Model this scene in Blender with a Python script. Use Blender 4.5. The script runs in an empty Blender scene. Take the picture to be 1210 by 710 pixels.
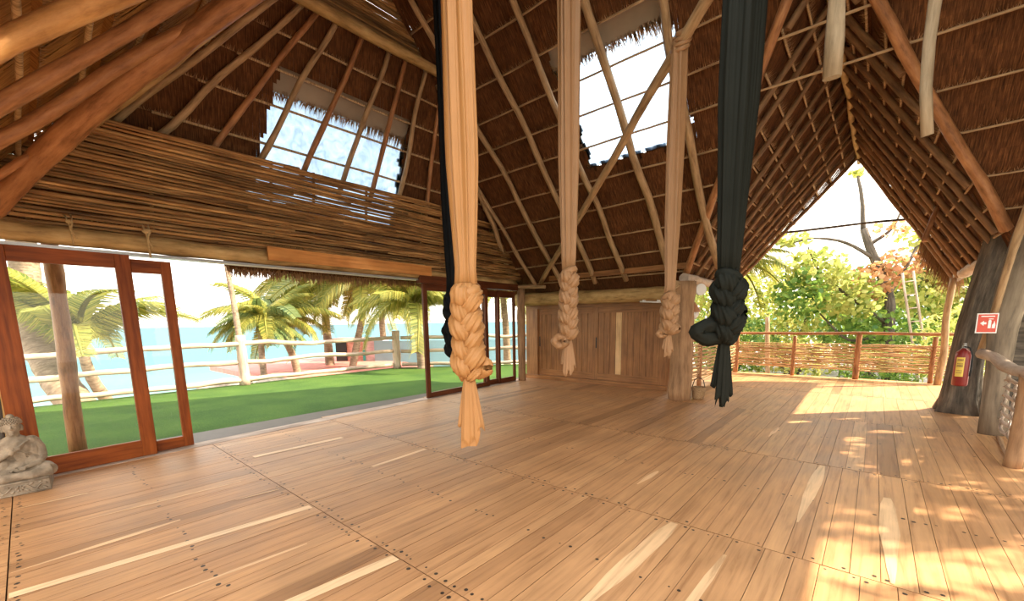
import bpy, math, random
from mathutils import Vector, Matrix, noise
from math import sin, cos, pi, radians, tan, sqrt, atan2
sc = bpy.context.scene
COL = sc.collection
random.seed(7)

# ------------------------------------------------------------------ camera
FPX, W_, H_ = 492.706, 1210.0, 710.0
yaw, pitch, roll = radians(40.8566), radians(8.4578), radians(-0.9272)
fw = Vector((-sin(yaw)*cos(pitch), cos(yaw)*cos(pitch), -sin(pitch)))
r0 = Vector((cos(yaw), sin(yaw), 0)); u0 = r0.cross(fw)
rr = r0*cos(roll) + u0*sin(roll); uu = -r0*sin(roll) + u0*cos(roll)
cd = bpy.data.cameras.new('camera'); cam = bpy.data.objects.new('camera', cd); COL.objects.link(cam)
M = Matrix.Identity(4)
for i in range(3):
    M[i][0] = rr[i]; M[i][1] = uu[i]; M[i][2] = -fw[i]
M[0][3], M[1][3], M[2][3] = 0, 0, 1.5
cam.matrix_world = M
cd.sensor_width = 36; cd.lens = FPX/W_*36; cd.shift_y = 98.0/W_; cd.clip_start = .05; cd.clip_end = 20000
sc.camera = cam

# ------------------------------------------------------------------ light
w = bpy.data.worlds.new('sky'); sc.world = w; w.use_nodes = True
nt = w.node_tree; bg = nt.nodes['Background']
tc = nt.nodes.new('ShaderNodeTexCoord'); sp = nt.nodes.new('ShaderNodeSeparateXYZ'); cr = nt.nodes.new('ShaderNodeValToRGB')
nt.links.new(tc.outputs['Generated'], sp.inputs[0]); nt.links.new(sp.outputs[2], cr.inputs[0]); nt.links.new(cr.outputs[0], bg.inputs[0])
cr.color_ramp.elements[0].color = (1.0, .91, .77, 1); cr.color_ramp.elements[1].color = (.80, .86, .93, 1)
e = cr.color_ramp.elements.new(.25); e.color = (1.0, .94, .85, 1)
bg.inputs[1].default_value = 1.8
sd = bpy.data.lights.new('sun', 'SUN'); so = bpy.data.objects.new('sun', sd); COL.objects.link(so)
sd.energy = 8.0; sd.color = (1, .84, .62); sd.angle = radians(.8)
AZ, EL = radians(50), radians(38)          # azimuth from +Y towards +X
SUN = Vector((sin(AZ)*cos(EL), cos(AZ)*cos(EL), sin(EL)))
so.rotation_euler = SUN.to_track_quat('Z', 'Y').to_euler(); so.location = (20, 20, 20)
sc.view_settings.view_transform = 'Standard'; sc.view_settings.look = 'None'
sc.view_settings.gamma = 1; sc.view_settings.use_curve_mapping = False
sc.view_settings.exposure = 1.2

# ------------------------------------------------------------------ materials
def mk(name):
    m = bpy.data.materials.new(name); m.use_nodes = True
    return m, m.node_tree, m.node_tree.nodes['Principled BSDF']
def nd(nt, t, **kw):
    n = nt.nodes.new(t)
    for k, v in kw.items():
        if isinstance(k, str) and hasattr(n, k): setattr(n, k, v)
    return n
def ramp(nt, fac, stops):
    n = nt.nodes.new('ShaderNodeValToRGB'); el = n.color_ramp.elements
    el[0].position, el[0].color = stops[0][0], (*stops[0][1], 1)
    el[1].position, el[1].color = stops[-1][0], (*stops[-1][1], 1)
    for p, c in stops[1:-1]:
        q = el.new(p); q.color = (*c, 1)
    nt.links.new(fac, n.inputs[0]); return n.outputs[0]
def streak(name, c1, c2, c3=None, su=40, sv=3, rough=.7, bump=.3, bdist=.01, spec=.3, detail=6, lo=.3, hi=.7, isl=0, wet=.55):
    """grain that runs along v of the UV map"""
    m, nt, b = mk(name)
    uv = nd(nt, 'ShaderNodeUVMap'); mp = nd(nt, 'ShaderNodeMapping'); mp.inputs['Scale'].default_value = (su, sv, 1)
    nt.links.new(uv.outputs[0], mp.inputs[0])
    n = nd(nt, 'ShaderNodeTexNoise'); n.inputs['Scale'].default_value = 1; n.inputs['Detail'].default_value = detail; n.inputs['Roughness'].default_value = .65
    nt.links.new(mp.outputs[0], n.inputs['Vector'])
    st = [(lo, c1), ((lo+hi)/2, c2), (hi, c3 or c2)]
    col = ramp(nt, n.outputs[0], st)
    n2 = nd(nt, 'ShaderNodeTexNoise'); n2.inputs['Scale'].default_value = 2.3; n2.inputs['Detail'].default_value = 3
    g = nd(nt, 'ShaderNodeTexCoord'); nt.links.new(g.outputs['Object'], n2.inputs['Vector'])
    mx = nd(nt, 'ShaderNodeMix', data_type='RGBA', blend_type='MULTIPLY'); mx.inputs[0].default_value = .55
    c2_ = ramp(nt, n2.outputs[0], [(.3, (.55, .5, .45)), (.7, (1.15, 1.12, 1.1))])
    nt.links.new(col, mx.inputs[6]); nt.links.new(c2_, mx.inputs[7])
    out_c = mx.outputs[2]
    if isl:     # every stick or leaf bundle has a tint of its own
        gm = nd(nt, 'ShaderNodeNewGeometry'); mi_ = nd(nt, 'ShaderNodeMix', data_type='RGBA', blend_type='MULTIPLY'); mi_.inputs[0].default_value = 1
        ci = ramp(nt, gm.outputs['Random Per Island'], [(0, (1-isl,)*3), (1, (1+isl*.8, 1+isl*.75, 1+isl*.7))])
        nt.links.new(out_c, mi_.inputs[6]); nt.links.new(ci, mi_.inputs[7]); out_c = mi_.outputs[2]
    nt.links.new(out_c, b.inputs['Base Color'])
    b.inputs['Roughness'].default_value = rough; b.inputs['Specular IOR Level'].default_value = spec
    bp = nd(nt, 'ShaderNodeBump'); bp.inputs['Strength'].default_value = bump; bp.inputs['Distance'].default_value = bdist
    nt.links.new(n.outputs[0], bp.inputs['Height']); nt.links.new(bp.outputs[0], b.inputs['Normal'])
    return m
def plain(name, c, rough=.6, metal=0, var=.15, scale=8, spec=.4, bump=0, c2=None):
    m, nt, b = mk(name)
    g = nd(nt, 'ShaderNodeTexCoord'); n = nd(nt, 'ShaderNodeTexNoise'); n.inputs['Scale'].default_value = scale; n.inputs['Detail'].default_value = 5
    nt.links.new(g.outputs['Object'], n.inputs['Vector'])
    a = tuple(x*(1-var) for x in c); d = c2 or tuple(x*(1+var) for x in c)
    nt.links.new(ramp(nt, n.outputs[0], [(.35, a), (.65, d)]), b.inputs['Base Color'])
    b.inputs['Roughness'].default_value = rough; b.inputs['Metallic'].default_value = metal; b.inputs['Specular IOR Level'].default_value = spec
    if bump:
        bp = nd(nt, 'ShaderNodeBump'); bp.inputs['Strength'].default_value = bump; bp.inputs['Distance'].default_value = .01
        nt.links.new(n.outputs[0], bp.inputs['Height']); nt.links.new(bp.outputs[0], b.inputs['Normal'])
    return m
def leafmat(name, c1, c2, t=.45, scale=1.5):
    m, nt, b = mk(name); out = nt.nodes['Material Output']
    gm = nd(nt, 'ShaderNodeNewGeometry')
    col = ramp(nt, gm.outputs['Random Per Island'], [(0, c1), (1, c2)])
    nt.links.new(col, b.inputs['Base Color']); b.inputs['Roughness'].default_value = .55
    tr = nd(nt, 'ShaderNodeBsdfTranslucent'); nt.links.new(col, tr.inputs[0])
    mx = nd(nt, 'ShaderNodeMixShader'); mx.inputs[0].default_value = t
    nt.links.new(b.outputs[0], mx.inputs[1]); nt.links.new(tr.outputs[0], mx.inputs[2]); nt.links.new(mx.outputs[0], out.inputs[0])
    return m
def glassmat(name, tint=(1, 1, 1), refl=.06):
    m, nt, b = mk(name); out = nt.nodes['Material Output']
    t = nd(nt, 'ShaderNodeBsdfTransparent'); t.inputs[0].default_value = (*tint, 1)
    g = nd(nt, 'ShaderNodeBsdfGlossy'); g.inputs['Roughness'].default_value = .02
    f0 = nd(nt, 'ShaderNodeLayerWeight'); f0.inputs[0].default_value = .5; fp = nd(nt, 'ShaderNodeMath', operation='POWER'); fp.inputs[1].default_value = 4; nt.links.new(f0.outputs['Facing'], fp.inputs[0]); f = nd(nt, 'ShaderNodeMath', operation='MULTIPLY_ADD'); f.inputs[1].default_value = .14; f.inputs[2].default_value = .02; nt.links.new(fp.outputs[0], f.inputs[0])
    mx = nd(nt, 'ShaderNodeMixShader'); nt.links.new(f.outputs[0], mx.inputs[0]); nt.links.new(t.outputs[0], mx.inputs[1]); nt.links.new(g.outputs[0], mx.inputs[2])
    nt.links.new(mx.outputs[0], out.inputs[0]); return m
THATCH = streak('thatch', (.028, .010, .004), (.115, .044, .015), (.24, .10, .035), su=90, sv=5, rough=.85, bump=.8, bdist=.012, spec=.15, detail=8, isl=.16)
FRILL = leafmat('thatch_frill', (.15, .065, .025), (.42, .22, .09), .15)
THATCH_GOLD_LIT = streak('thatch_golden_lit', (.12, .05, .015), (.36, .17, .05), (.55, .30, .10), su=60, sv=4, rough=.85, bump=.8, bdist=.012, spec=.15, detail=8)  # brighter copy of the thatch, golden light on the near slope painted in
PALE_POLE = streak('pale_pole', (.20, .12, .06), (.42, .27, .14), (.56, .38, .21), su=25, sv=3, rough=.6, bump=.4)
RED_POLE = streak('red_brown_pole', (.17, .07, .025), (.38, .17, .07), (.52, .26, .11), su=20, sv=3, rough=.5, bump=.5)
GOLD_LIT_POLE = streak('golden_lit_pole', (.28, .12, .04), (.52, .26, .09), (.65, .37, .14), su=16, sv=3, rough=.45, bump=.5)  # golden light falling on the log is put into its colour
BEAM_WOOD = streak('beam_wood', (.20, .12, .045), (.47, .30, .12), (.62, .43, .20), su=12, sv=2.5, rough=.6, bump=.4)
COLUMN_WOOD = streak('column_wood', (.16, .085, .04), (.34, .195, .10), (.46, .28, .15), su=14, sv=1.6, rough=.7, bump=.5)
WRAP = streak('cord_wrapped', (.22, .13, .06), (.48, .32, .17), (.62, .45, .27), su=2, sv=70, rough=.7, bump=.5, lo=.4, hi=.6)
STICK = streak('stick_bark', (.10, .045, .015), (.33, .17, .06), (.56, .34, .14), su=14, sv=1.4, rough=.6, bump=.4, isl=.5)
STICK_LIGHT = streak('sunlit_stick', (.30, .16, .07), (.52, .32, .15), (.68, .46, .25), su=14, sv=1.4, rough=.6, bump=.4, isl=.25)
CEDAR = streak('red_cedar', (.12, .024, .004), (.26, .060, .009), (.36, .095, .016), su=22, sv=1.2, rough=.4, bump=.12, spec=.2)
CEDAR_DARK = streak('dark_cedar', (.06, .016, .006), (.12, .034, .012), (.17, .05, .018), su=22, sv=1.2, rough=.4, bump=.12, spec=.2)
FASCIA = streak('orange_board', (.42, .15, .035), (.62, .26, .07), (.72, .34, .10), su=18, sv=1.0, rough=.4, bump=.1)
CAB = streak('cabinet_wood', (.14, .055, .017), (.28, .122, .040), (.37, .175, .065), su=26, sv=1.3, rough=.4, bump=.12)
CAB_LIGHT = streak('cabinet_sapwood', (.50, .30, .13), (.66, .42, .20), (.75, .5, .27), su=20, sv=1.3, rough=.4, bump=.1)
OLD_LOG = streak('old_log', (.20, .15, .09), (.36, .28, .18), (.48, .38, .26), su=14, sv=1.8, rough=.7, bump=.5)
WING_POLE = streak('wing_pole', (.10, .05, .022), (.24, .13, .06), (.36, .21, .10), su=20, sv=3, rough=.6, bump=.5)
GREYTRUNK = streak('grey_trunk', (.10, .08, .06), (.22, .17, .12), (.30, .24, .17), su=14, sv=1.6, rough=.8, bump=.5)
DRIFT = streak('weathered_log', (.28, .20, .15), (.48, .37, .29), (.62, .50, .40), su=10, sv=1.6, rough=.7, bump=.5)
BARK = streak('dark_bark', (.04, .035, .028), (.12, .10, .08), (.24, .20, .15), su=16, sv=2.0, rough=.9, bump=1, bdist=.03)
TRUNKBARK = streak('palm_bark', (.12, .08, .055), (.26, .19, .13), (.38, .29, .21), su=4, sv=14, rough=.8, bump=.8, bdist=.02)
SILK_BEIGE = plain('beige_silk', (.41, .20, .07), rough=.5, var=.05, scale=3, spec=.3)
SILK_PALE = plain('pale_beige_silk', (.33, .18, .085), rough=.5, var=.05, scale=3, spec=.3)
SILK_BLACK = plain('black_silk', (.0035, .004, .005), rough=.7, var=.1, scale=3, spec=.1)
SILK_GREEN = plain('dark_green_silk', (.011, .012, .009), rough=.7, var=.1, scale=3, spec=.1)
STONE = plain('carved_stone', (.27, .21, .145), rough=.85, var=.3, scale=14, bump=.4)
WHITE = plain('white_enamel', (.75, .73, .70), rough=.4, var=.03)
METAL = plain('grey_metal', (.45, .45, .45), rough=.35, metal=.8, var=.05)
RED = plain('red_enamel', (.22, .025, .02), rough=.3, var=.06)
YELLOW = plain('yellow_paper', (.75, .55, .10), rough=.5, var=.05)
DARK = plain('dark_rubber', (.02, .02, .02), rough=.6, var=.1)
SIGNRED = plain('sign_red', (.55, .06, .03), rough=.4, var=.03)
TWINE = plain('twine', (.42, .28, .13), rough=.8, var=.2, scale=60)
GLASS = glassmat('clear_glass', (.97, .99, .98))
SHADE = plain('terracotta_shade', (.42, .20, .10), rough=.6, var=.1)
FROND = leafmat('palm_frond', (.10, .15, .02), (.46, .40, .08), .45)
FROND_D = leafmat('palm_frond_green', (.05, .11, .03), (.24, .28, .08), .4)
LEAF_Y = leafmat('yellow_green_leaf', (.26, .34, .06), (.70, .64, .20), .5)
LEAF_G = leafmat('green_leaf', (.07, .18, .03), (.35, .48, .09), .45)
LEAF_R = leafmat('orange_leaf', (.48, .20, .08), (.62, .40, .18), .45)
ROCK = plain('beach_rock', (.40, .33, .27), rough=.9, var=.3, scale=4, bump=.6)
PINK = plain('pink_paving', (.62, .22, .18), rough=.8, var=.12, scale=3)
BLUEWALL = plain('pale_blue_wall', (.20, .36, .44), rough=.8, var=.06, scale=1)
LILAC = streak('washed_planks', (.40, .32, .36), (.58, .48, .52), (.68, .6, .62), su=3, sv=12, rough=.8, bump=.3)
PINKBRICK = streak('pinkish_planks', (.42, .20, .17), (.62, .36, .30), (.72, .48, .42), su=3, sv=12, rough=.8, bump=.3)
OCHRE = plain('ochre_plaster', (.72, .46, .16), rough=.8, var=.08, scale=3)
TEAL = plain('teal_paint', (.03, .30, .28), rough=.5, var=.1)
WICKER = streak('wicker', (.16, .09, .04), (.36, .23, .12), (.5, .35, .2), su=60, sv=60, rough=.8, bump=.9)

def floor_mat():
    m, nt, b = mk('floor_boards')
    uv = nd(nt, 'ShaderNodeUVMap'); at = nd(nt, 'ShaderNodeAttribute', attribute_name='tone')
    mp = nd(nt, 'ShaderNodeMapping'); mp.inputs['Scale'].default_value = (26, 1.3, 1); nt.links.new(uv.outputs[0], mp.inputs[0])
    n = nd(nt, 'ShaderNodeTexNoise'); n.inputs['Scale'].default_value = 1; n.inputs['Detail'].default_value = 7; n.inputs['Roughness'].default_value = .62; n.inputs['Distortion'].default_value = .6
    nt.links.new(mp.outputs[0], n.inputs['Vector'])
    grain = ramp(nt, n.outputs[0], [(.25, (.50, .40, .32)), (.48, (.96, .93, .9)), (.75, (1.22, 1.2, 1.16))])
    base = ramp(nt, at.outputs['Fac'], [(0, (.25, .125, .053)), (.35, (.48, .255, .115)), (.7, (.58, .33, .155)), (1, (.88, .62, .36))])
    mx = nd(nt, 'ShaderNodeMix', data_type='RGBA', blend_type='MULTIPLY'); mx.inputs[0].default_value = .85
    nt.links.new(base, mx.inputs[6]); nt.links.new(grain, mx.inputs[7])
    g = nd(nt, 'ShaderNodeTexCoord'); n2 = nd(nt, 'ShaderNodeTexNoise'); n2.inputs['Scale'].default_value = 1.6; n2.inputs['Detail'].default_value = 6
    nt.links.new(g.outputs['Object'], n2.inputs['Vector'])
    wear = ramp(nt, n2.outputs[0], [(.35, (.82, .80, .78)), (.65, (1.12, 1.1, 1.08))])
    mx2 = nd(nt, 'ShaderNodeMix', data_type='RGBA', blend_type='MULTIPLY'); mx2.inputs[0].default_value = .8
    nt.links.new(mx.outputs[2], mx2.inputs[6]); nt.links.new(wear, mx2.inputs[7]); nt.links.new(mx2.outputs[2], b.inputs['Base Color'])
    rg = nd(nt, 'ShaderNodeMapRange'); rg.inputs[3].default_value = .36; rg.inputs[4].default_value = .58
    nt.links.new(n2.outputs[0], rg.inputs[0]); nt.links.new(rg.outputs[0], b.inputs['Roughness'])
    b.inputs['Specular IOR Level'].default_value = .4
    bp = nd(nt, 'ShaderNodeBump'); bp.inputs['Strength'].default_value = .2; bp.inputs['Distance'].default_value = .004
    nt.links.new(n.outputs[0], bp.inputs['Height']); nt.links.new(bp.outputs[0], b.inputs['Normal'])
    return m
FLOOR = floor_mat()
NAIL = plain('nail_head', (.05, .035, .025), rough=.5, metal=.3)
def grass_mat():
    m, nt, b = mk('lawn_grass')
    g = nd(nt, 'ShaderNodeTexCoord'); n = nd(nt, 'ShaderNodeTexNoise'); n.inputs['Scale'].default_value = 60; n.inputs['Detail'].default_value = 8
    n2 = nd(nt, 'ShaderNodeTexNoise'); n2.inputs['Scale'].default_value = 1.2; n2.inputs['Detail'].default_value = 5
    nt.links.new(g.outputs['Object'], n.inputs['Vector']); nt.links.new(g.outputs['Object'], n2.inputs['Vector'])
    c = ramp(nt, n.outputs[0], [(.3, (.022, .062, .014)), (.7, (.085, .15, .032))])
    c2 = ramp(nt, n2.outputs[0], [(.35, (.8, .85, .8)), (.65, (1.2, 1.12, 1.0))])
    mx = nd(nt, 'ShaderNodeMix', data_type='RGBA', blend_type='MULTIPLY'); mx.inputs[0].default_value = 1
    nt.links.new(c, mx.inputs[6]); nt.links.new(c2, mx.inputs[7]); nt.links.new(mx.outputs[2], b.inputs['Base Color'])
    b.inputs['Roughness'].default_value = .9; b.inputs['Specular IOR Level'].default_value = .1
    bp = nd(nt, 'ShaderNodeBump'); bp.inputs['Strength'].default_value = .7; bp.inputs['Distance'].default_value = .03
    nt.links.new(n.outputs[0], bp.inputs['Height']); nt.links.new(bp.outputs[0], b.inputs['Normal'])
    return m
GRASS = grass_mat()
def sea_mat():
    m, nt, b = mk('sea_water')
    g = nd(nt, 'ShaderNodeTexCoord'); sp = nd(nt, 'ShaderNodeSeparateXYZ'); nt.links.new(g.outputs['Object'], sp.inputs[0])
    mr = nd(nt, 'ShaderNodeMapRange'); mr.inputs[1].default_value = -30; mr.inputs[2].default_value = -330; nt.links.new(sp.outputs[0], mr.inputs[0])
    n = nd(nt, 'ShaderNodeTexNoise'); mp = nd(nt, 'ShaderNodeMapping'); mp.inputs['Scale'].default_value = (.22, .05, 1); nt.links.new(g.outputs['Object'], mp.inputs[0])
    nt.links.new(mp.outputs[0], n.inputs['Vector']); n.inputs['Scale'].default_value = 1; n.inputs['Detail'].default_value = 5
    c = ramp(nt, mr.outputs[0], [(0, (.11, .21, .21)), (.03, (.045, .175, .18)), (.1, (.014, .135, .155)), (1, (.005, .10, .145))])
    foam = ramp(nt, n.outputs[0], [(.4, (.85, .9, .92)), (.6, (1.25, 1.15, 1.1))])
    mx = nd(nt, 'ShaderNodeMix', data_type='RGBA', blend_type='MULTIPLY'); mx.inputs[0].default_value = 1
    nt.links.new(c, mx.inputs[6]); nt.links.new(foam, mx.inputs[7]); nt.links.new(mx.outputs[2], b.inputs['Base Color'])
    b.inputs['Roughness'].default_value = .5; b.inputs['Specular IOR Level'].default_value = .15
    return m
SEA = sea_mat()
SAND = plain('sand', (.60, .52, .43), rough=.95, var=.08, scale=2)
GRAVEL = plain('gravel', (.42, .38, .34), rough=.95, var=.3, scale=18, bump=.8)
def pane_mat():
    """cloudy translucent roof sheet dusted with leaf litter"""
    m, nt, b = mk('translucent_sheet'); out = nt.nodes['Material Output']
    t = nd(nt, 'ShaderNodeBsdfTransparent'); tl = nd(nt, 'ShaderNodeBsdfTranslucent')
    g = nd(nt, 'ShaderNodeTexCoord'); n = nd(nt, 'ShaderNodeTexNoise'); n.inputs['Scale'].default_value = 5; n.inputs['Detail'].default_value = 8; n.inputs['Distortion'].default_value = 1.5
    nt.links.new(g.outputs['Object'], n.inputs['Vector'])
    c = ramp(nt, n.outputs[0], [(.3, (.20, .29, .42)), (.48, (.28, .38, .52)), (.7, (.36, .46, .58))])
    nt.links.new(c, t.inputs[0]); nt.links.new(c, tl.inputs[0])
    mx = nd(nt, 'ShaderNodeMixShader'); mx.inputs[0].default_value = .82
    nt.links.new(t.outputs[0], mx.inputs[1]); nt.links.new(tl.outputs[0], mx.inputs[2]); nt.links.new(mx.outputs[0], out.inputs[0]); return m
PANE = pane_mat()
SHADE_GREY = plain('shade_grey', (.34, .26, .19), rough=.7, var=.12, scale=2)  # colour of the sheet's shaded top edge, shade painted in

# ------------------------------------------------------------------ mesh helpers
class MB:
    def __init__(s): s.v = []; s.f = []; s.uv = []; s.mi = []; s.tone = []; s.smooth = []
    def vert(s, p): s.v.append(tuple(p)); return len(s.v)-1
    def face(s, idx, uv=None, mi=0, tone=.5, sm=False):
        s.f.append(tuple(idx)); s.uv.append(uv or [(s.v[i][0], s.v[i][1]) for i in idx]); s.mi.append(mi); s.tone.append(tone); s.smooth.append(sm)
    def quad(s, a, b, c, d, uv=None, mi=0, tone=.5):
        i = len(s.v); s.v += [tuple(a), tuple(b), tuple(c), tuple(d)]; s.face((i, i+1, i+2, i+3), uv, mi, tone)
    def tri(s, a, b, c, mi=0):
        i = len(s.v); s.v += [tuple(a), tuple(b), tuple(c)]; s.face((i, i+1, i+2), [(0, 0), (1, 0), (.5, 1)], mi)
    def box(s, lo, hi, mat=None, mi=0, bev=0, long=None):
        """box lo..hi, mat = Matrix; uv v runs along its longest side"""
        lo, hi = Vector(lo), Vector(hi); d = hi-lo
        L = max(range(3), key=lambda k: d[k]) if long is None else long
        P = [Vector((x, y, z)) for x in (lo.x, hi.x) for y in (lo.y, hi.y) for z in (lo.z, hi.z)]
        off = random.random()*10
        F = [(0, 1, 3, 2, 0), (4, 6, 7, 5, 0), (0, 4, 5, 1, 1), (2, 3, 7, 6, 1), (0, 2, 6, 4, 2), (1, 5, 7, 3, 2)]
        base = len(s.v)
        for p in P: s.v.append(tuple(mat @ p if mat else p))
        for a, b, c, e, ax in F:
            o = [k for k in range(3) if k != ax]
            if L in o: vv = L; uu_ = [k for k in o if k != L][0]
            else: uu_, vv = o
            s.face([base+i for i in (a, b, c, e)], [(P[i][uu_]+off, P[i][vv]+off) for i in (a, b, c, e)], mi)
    def tube(s, pts, rad, n=10, mod=None, cap=True, mi=0, sq=(1, 1), up=None, sm=True, twist=0, uvs=1.0):
        pts = [Vector(p) for p in pts]; N = len(pts)
        if not hasattr(rad, '__len__'): rad = [rad]*N
        t = (pts[1]-pts[0]).normalized(); a = Vector(up) if up else (Vector((0, 0, 1)) if abs(t.z) < .9 else Vector((1, 0, 0)))
        a = (a - t*a.dot(t)).normalized(); L = 0; base = len(s.v); off = random.random()*20; Ls = []
        for i in range(N):
            if i:
                L += (pts[i]-pts[i-1]).length
                q = pts[min(i+1, N-1)]-pts[i-1]; t = q.normalized() if q.length > 1e-9 else t
                a = (a - t*a.dot(t)).normalized()
            Ls.append(L); b = t.cross(a)
            for k in range(n):
                th = 2*pi*k/n + twist*L; r = rad[i]*(mod(2*pi*k/n, i/(N-1)) if mod else 1)
                s.v.append(tuple(pts[i] + a*(cos(th)*r*sq[0]) + b*(sin(th)*r*sq[1])))
        rm = sum(rad)/N*2*pi*uvs
        for i in range(N-1):
            for k in range(n):
                k2 = (k+1) % n
                s.face((base+i*n+k, base+i*n+k2, base+(i+1)*n+k2, base+(i+1)*n+k),
                       [(off+rm*k/n, Ls[i]+off), (off+rm*(k+1)/n, Ls[i]+off), (off+rm*(k+1)/n, Ls[i+1]+off), (off+rm*k/n, Ls[i+1]+off)], mi, sm=sm)
        if cap:
            s.face([base+k for k in range(n)][::-1], [(.1*cos(2*pi*k/n), .02*sin(2*pi*k/n)) for k in range(n)], mi)
            s.face([base+(N-1)*n+k for k in range(n)], [(.1*cos(2*pi*k/n), .02*sin(2*pi*k/n)) for k in range(n)], mi)
    def sphere(s, c, r, n=12, m=8, mi=0, mat=None):
        c = Vector(c); r = Vector(r) if hasattr(r, '__len__') else Vector((r, r, r)); base = len(s.v)
        for i in range(m+1):
            ph = pi*i/m
            for k in range(n):
                th = 2*pi*k/n; p = Vector((sin(ph)*cos(th)*r.x, sin(ph)*sin(th)*r.y, cos(ph)*r.z))
                s.v.append(tuple(c + (mat @ p if mat else p)))
        for i in range(m):
            for k in range(n):
                k2 = (k+1) % n
                s.face((base+i*n+k, base+(i+1)*n+k, base+(i+1)*n+k2, base+i*n+k2), [(k/n, i/m), (k/n, (i+1)/m), ((k+1)/n, (i+1)/m), ((k+1)/n, i/m)], mi, sm=True)
    def lathe(s, c, prof, n=20, mi=0):
        base = len(s.v)
        for r, z in prof:
            for k in range(n): s.v.append((c[0]+r*cos(2*pi*k/n), c[1]+r*sin(2*pi*k/n), c[2]+z))
        for i in range(len(prof)-1):
            for k in range(n):
                k2 = (k+1) % n
                s.face((base+i*n+k, base+i*n+k2, base+(i+1)*n+k2, base+(i+1)*n+k), [(k/n, prof[i][1]), ((k+1)/n, prof[i][1]), ((k+1)/n, prof[i+1][1]), (k/n, prof[i+1][1])], mi, sm=True)
    def build(s, name, mats, parent=None, origin=None, bevel=0):
        me = bpy.data.meshes.new(name)
        o_ = Vector(origin) if origin is not None else Vector((0, 0, 0))
        me.from_pydata([tuple(Vector(p)-o_) for p in s.v] if origin is not None else s.v, [], s.f)
        uvl = me.uv_layers.new(name='UVMap'); flat = []
        for u in s.uv:
            for q in u: flat += [q[0], q[1]]
        uvl.data.foreach_set('uv', flat)
        me.polygons.foreach_set('material_index', s.mi); me.polygons.foreach_set('use_smooth', s.smooth)
        at = me.attributes.new('tone', 'FLOAT', 'FACE'); at.data.foreach_set('value', s.tone)
        for m in (mats if isinstance(mats, (list, tuple)) else [mats]): me.materials.append(m)
        me.update()
        o = bpy.data.objects.new(name, me); COL.objects.link(o)
        if parent is not None: o.parent = parent
        if origin is not None:
            o.location = o_
        if bevel:
            b = o.modifiers.new('bevel', 'BEVEL'); b.width = bevel; b.segments = 2; b.limit_method = 'ANGLE'
        return o
def thing(name, label, cat, loc=(0, 0, 0), group=None):
    o = bpy.data.objects.new(name, None); COL.objects.link(o); o.location = loc; o.empty_display_size = .1
    return tag(o, label, cat, group)
def tag(o, label, cat, group=None, kind=None):
    o['label'] = label; o['category'] = cat
    if group: o['group'] = group
    if kind: o['kind'] = kind
    return o
def struct(o, label=None):
    o['kind'] = 'structure'
    if label: o['label'] = label
    return o
def local(o_, parent_loc):   # shift a child's mesh-space geometry so it sits right under a moved parent
    o_.location = Vector(o_.location) - Vector(parent_loc); return o_
ORD = ['first', 'second', 'third', 'fourth', 'fifth', 'sixth', 'seventh', 'eighth', 'ninth', 'tenth', 'eleventh', 'twelfth', 'thirteenth', 'fourteenth', 'fifteenth', 'sixteenth', 'seventeenth', 'eighteenth', 'nineteenth', 'twentieth']
def wob(a, b, n=10, amp=.02, seed=0, sag=0):
    a, b = Vector(a), Vector(b); d = (b-a); L = d.length; t = d.normalized()
    x = t.cross(Vector((0, 0, 1)) if abs(t.z) < .9 else Vector((1, 0, 0))).normalized(); y = t.cross(x)
    out = []
    for i in range(n+1):
        f = i/n; e = sin(pi*f)**.5 if 0 < f < 1 else 0
        out.append(a + d*f + x*(amp*e*noise.noise(Vector((f*L*.9, seed*7.3, 1)))*2) + y*(amp*e*noise.noise(Vector((f*L*.9, seed*3.1, 9)))*2) + Vector((0, 0, -sag*4*f*(1-f))))
    return out
def logm(mb, a, b, r1, r2=None, amp=.02, n=10, sides=10, seed=None, lump=.07, mi=0, pts=None, sag=0):
    seed = random.random()*50 if seed is None else seed; r2 = r1 if r2 is None else r2
    P = pts or wob(a, b, n, amp, seed, sag); N = len(P)
    R_ = [(r1+(r2-r1)*i/(N-1))*(1+lump*2*noise.noise(Vector((i*.8, seed, 3)))) for i in range(N)]
    def mod(th, f): return 1+lump*noise.noise(Vector((cos(th)*1.3, sin(th)*1.3, f*N*.5+seed)))*1.6
    mb.tube(P, R_, sides, mod)
def log(name, a, b, r1, r2=None, mat=None, label=None, cat=None, group=None, parent=None, **kw):
    mb = MB(); logm(mb, a, b, r1, r2, **kw)
    o = mb.build(name, mat, parent, origin=None if parent is not None else a)
    if label: tag(o, label, cat, group)
    return o

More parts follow.
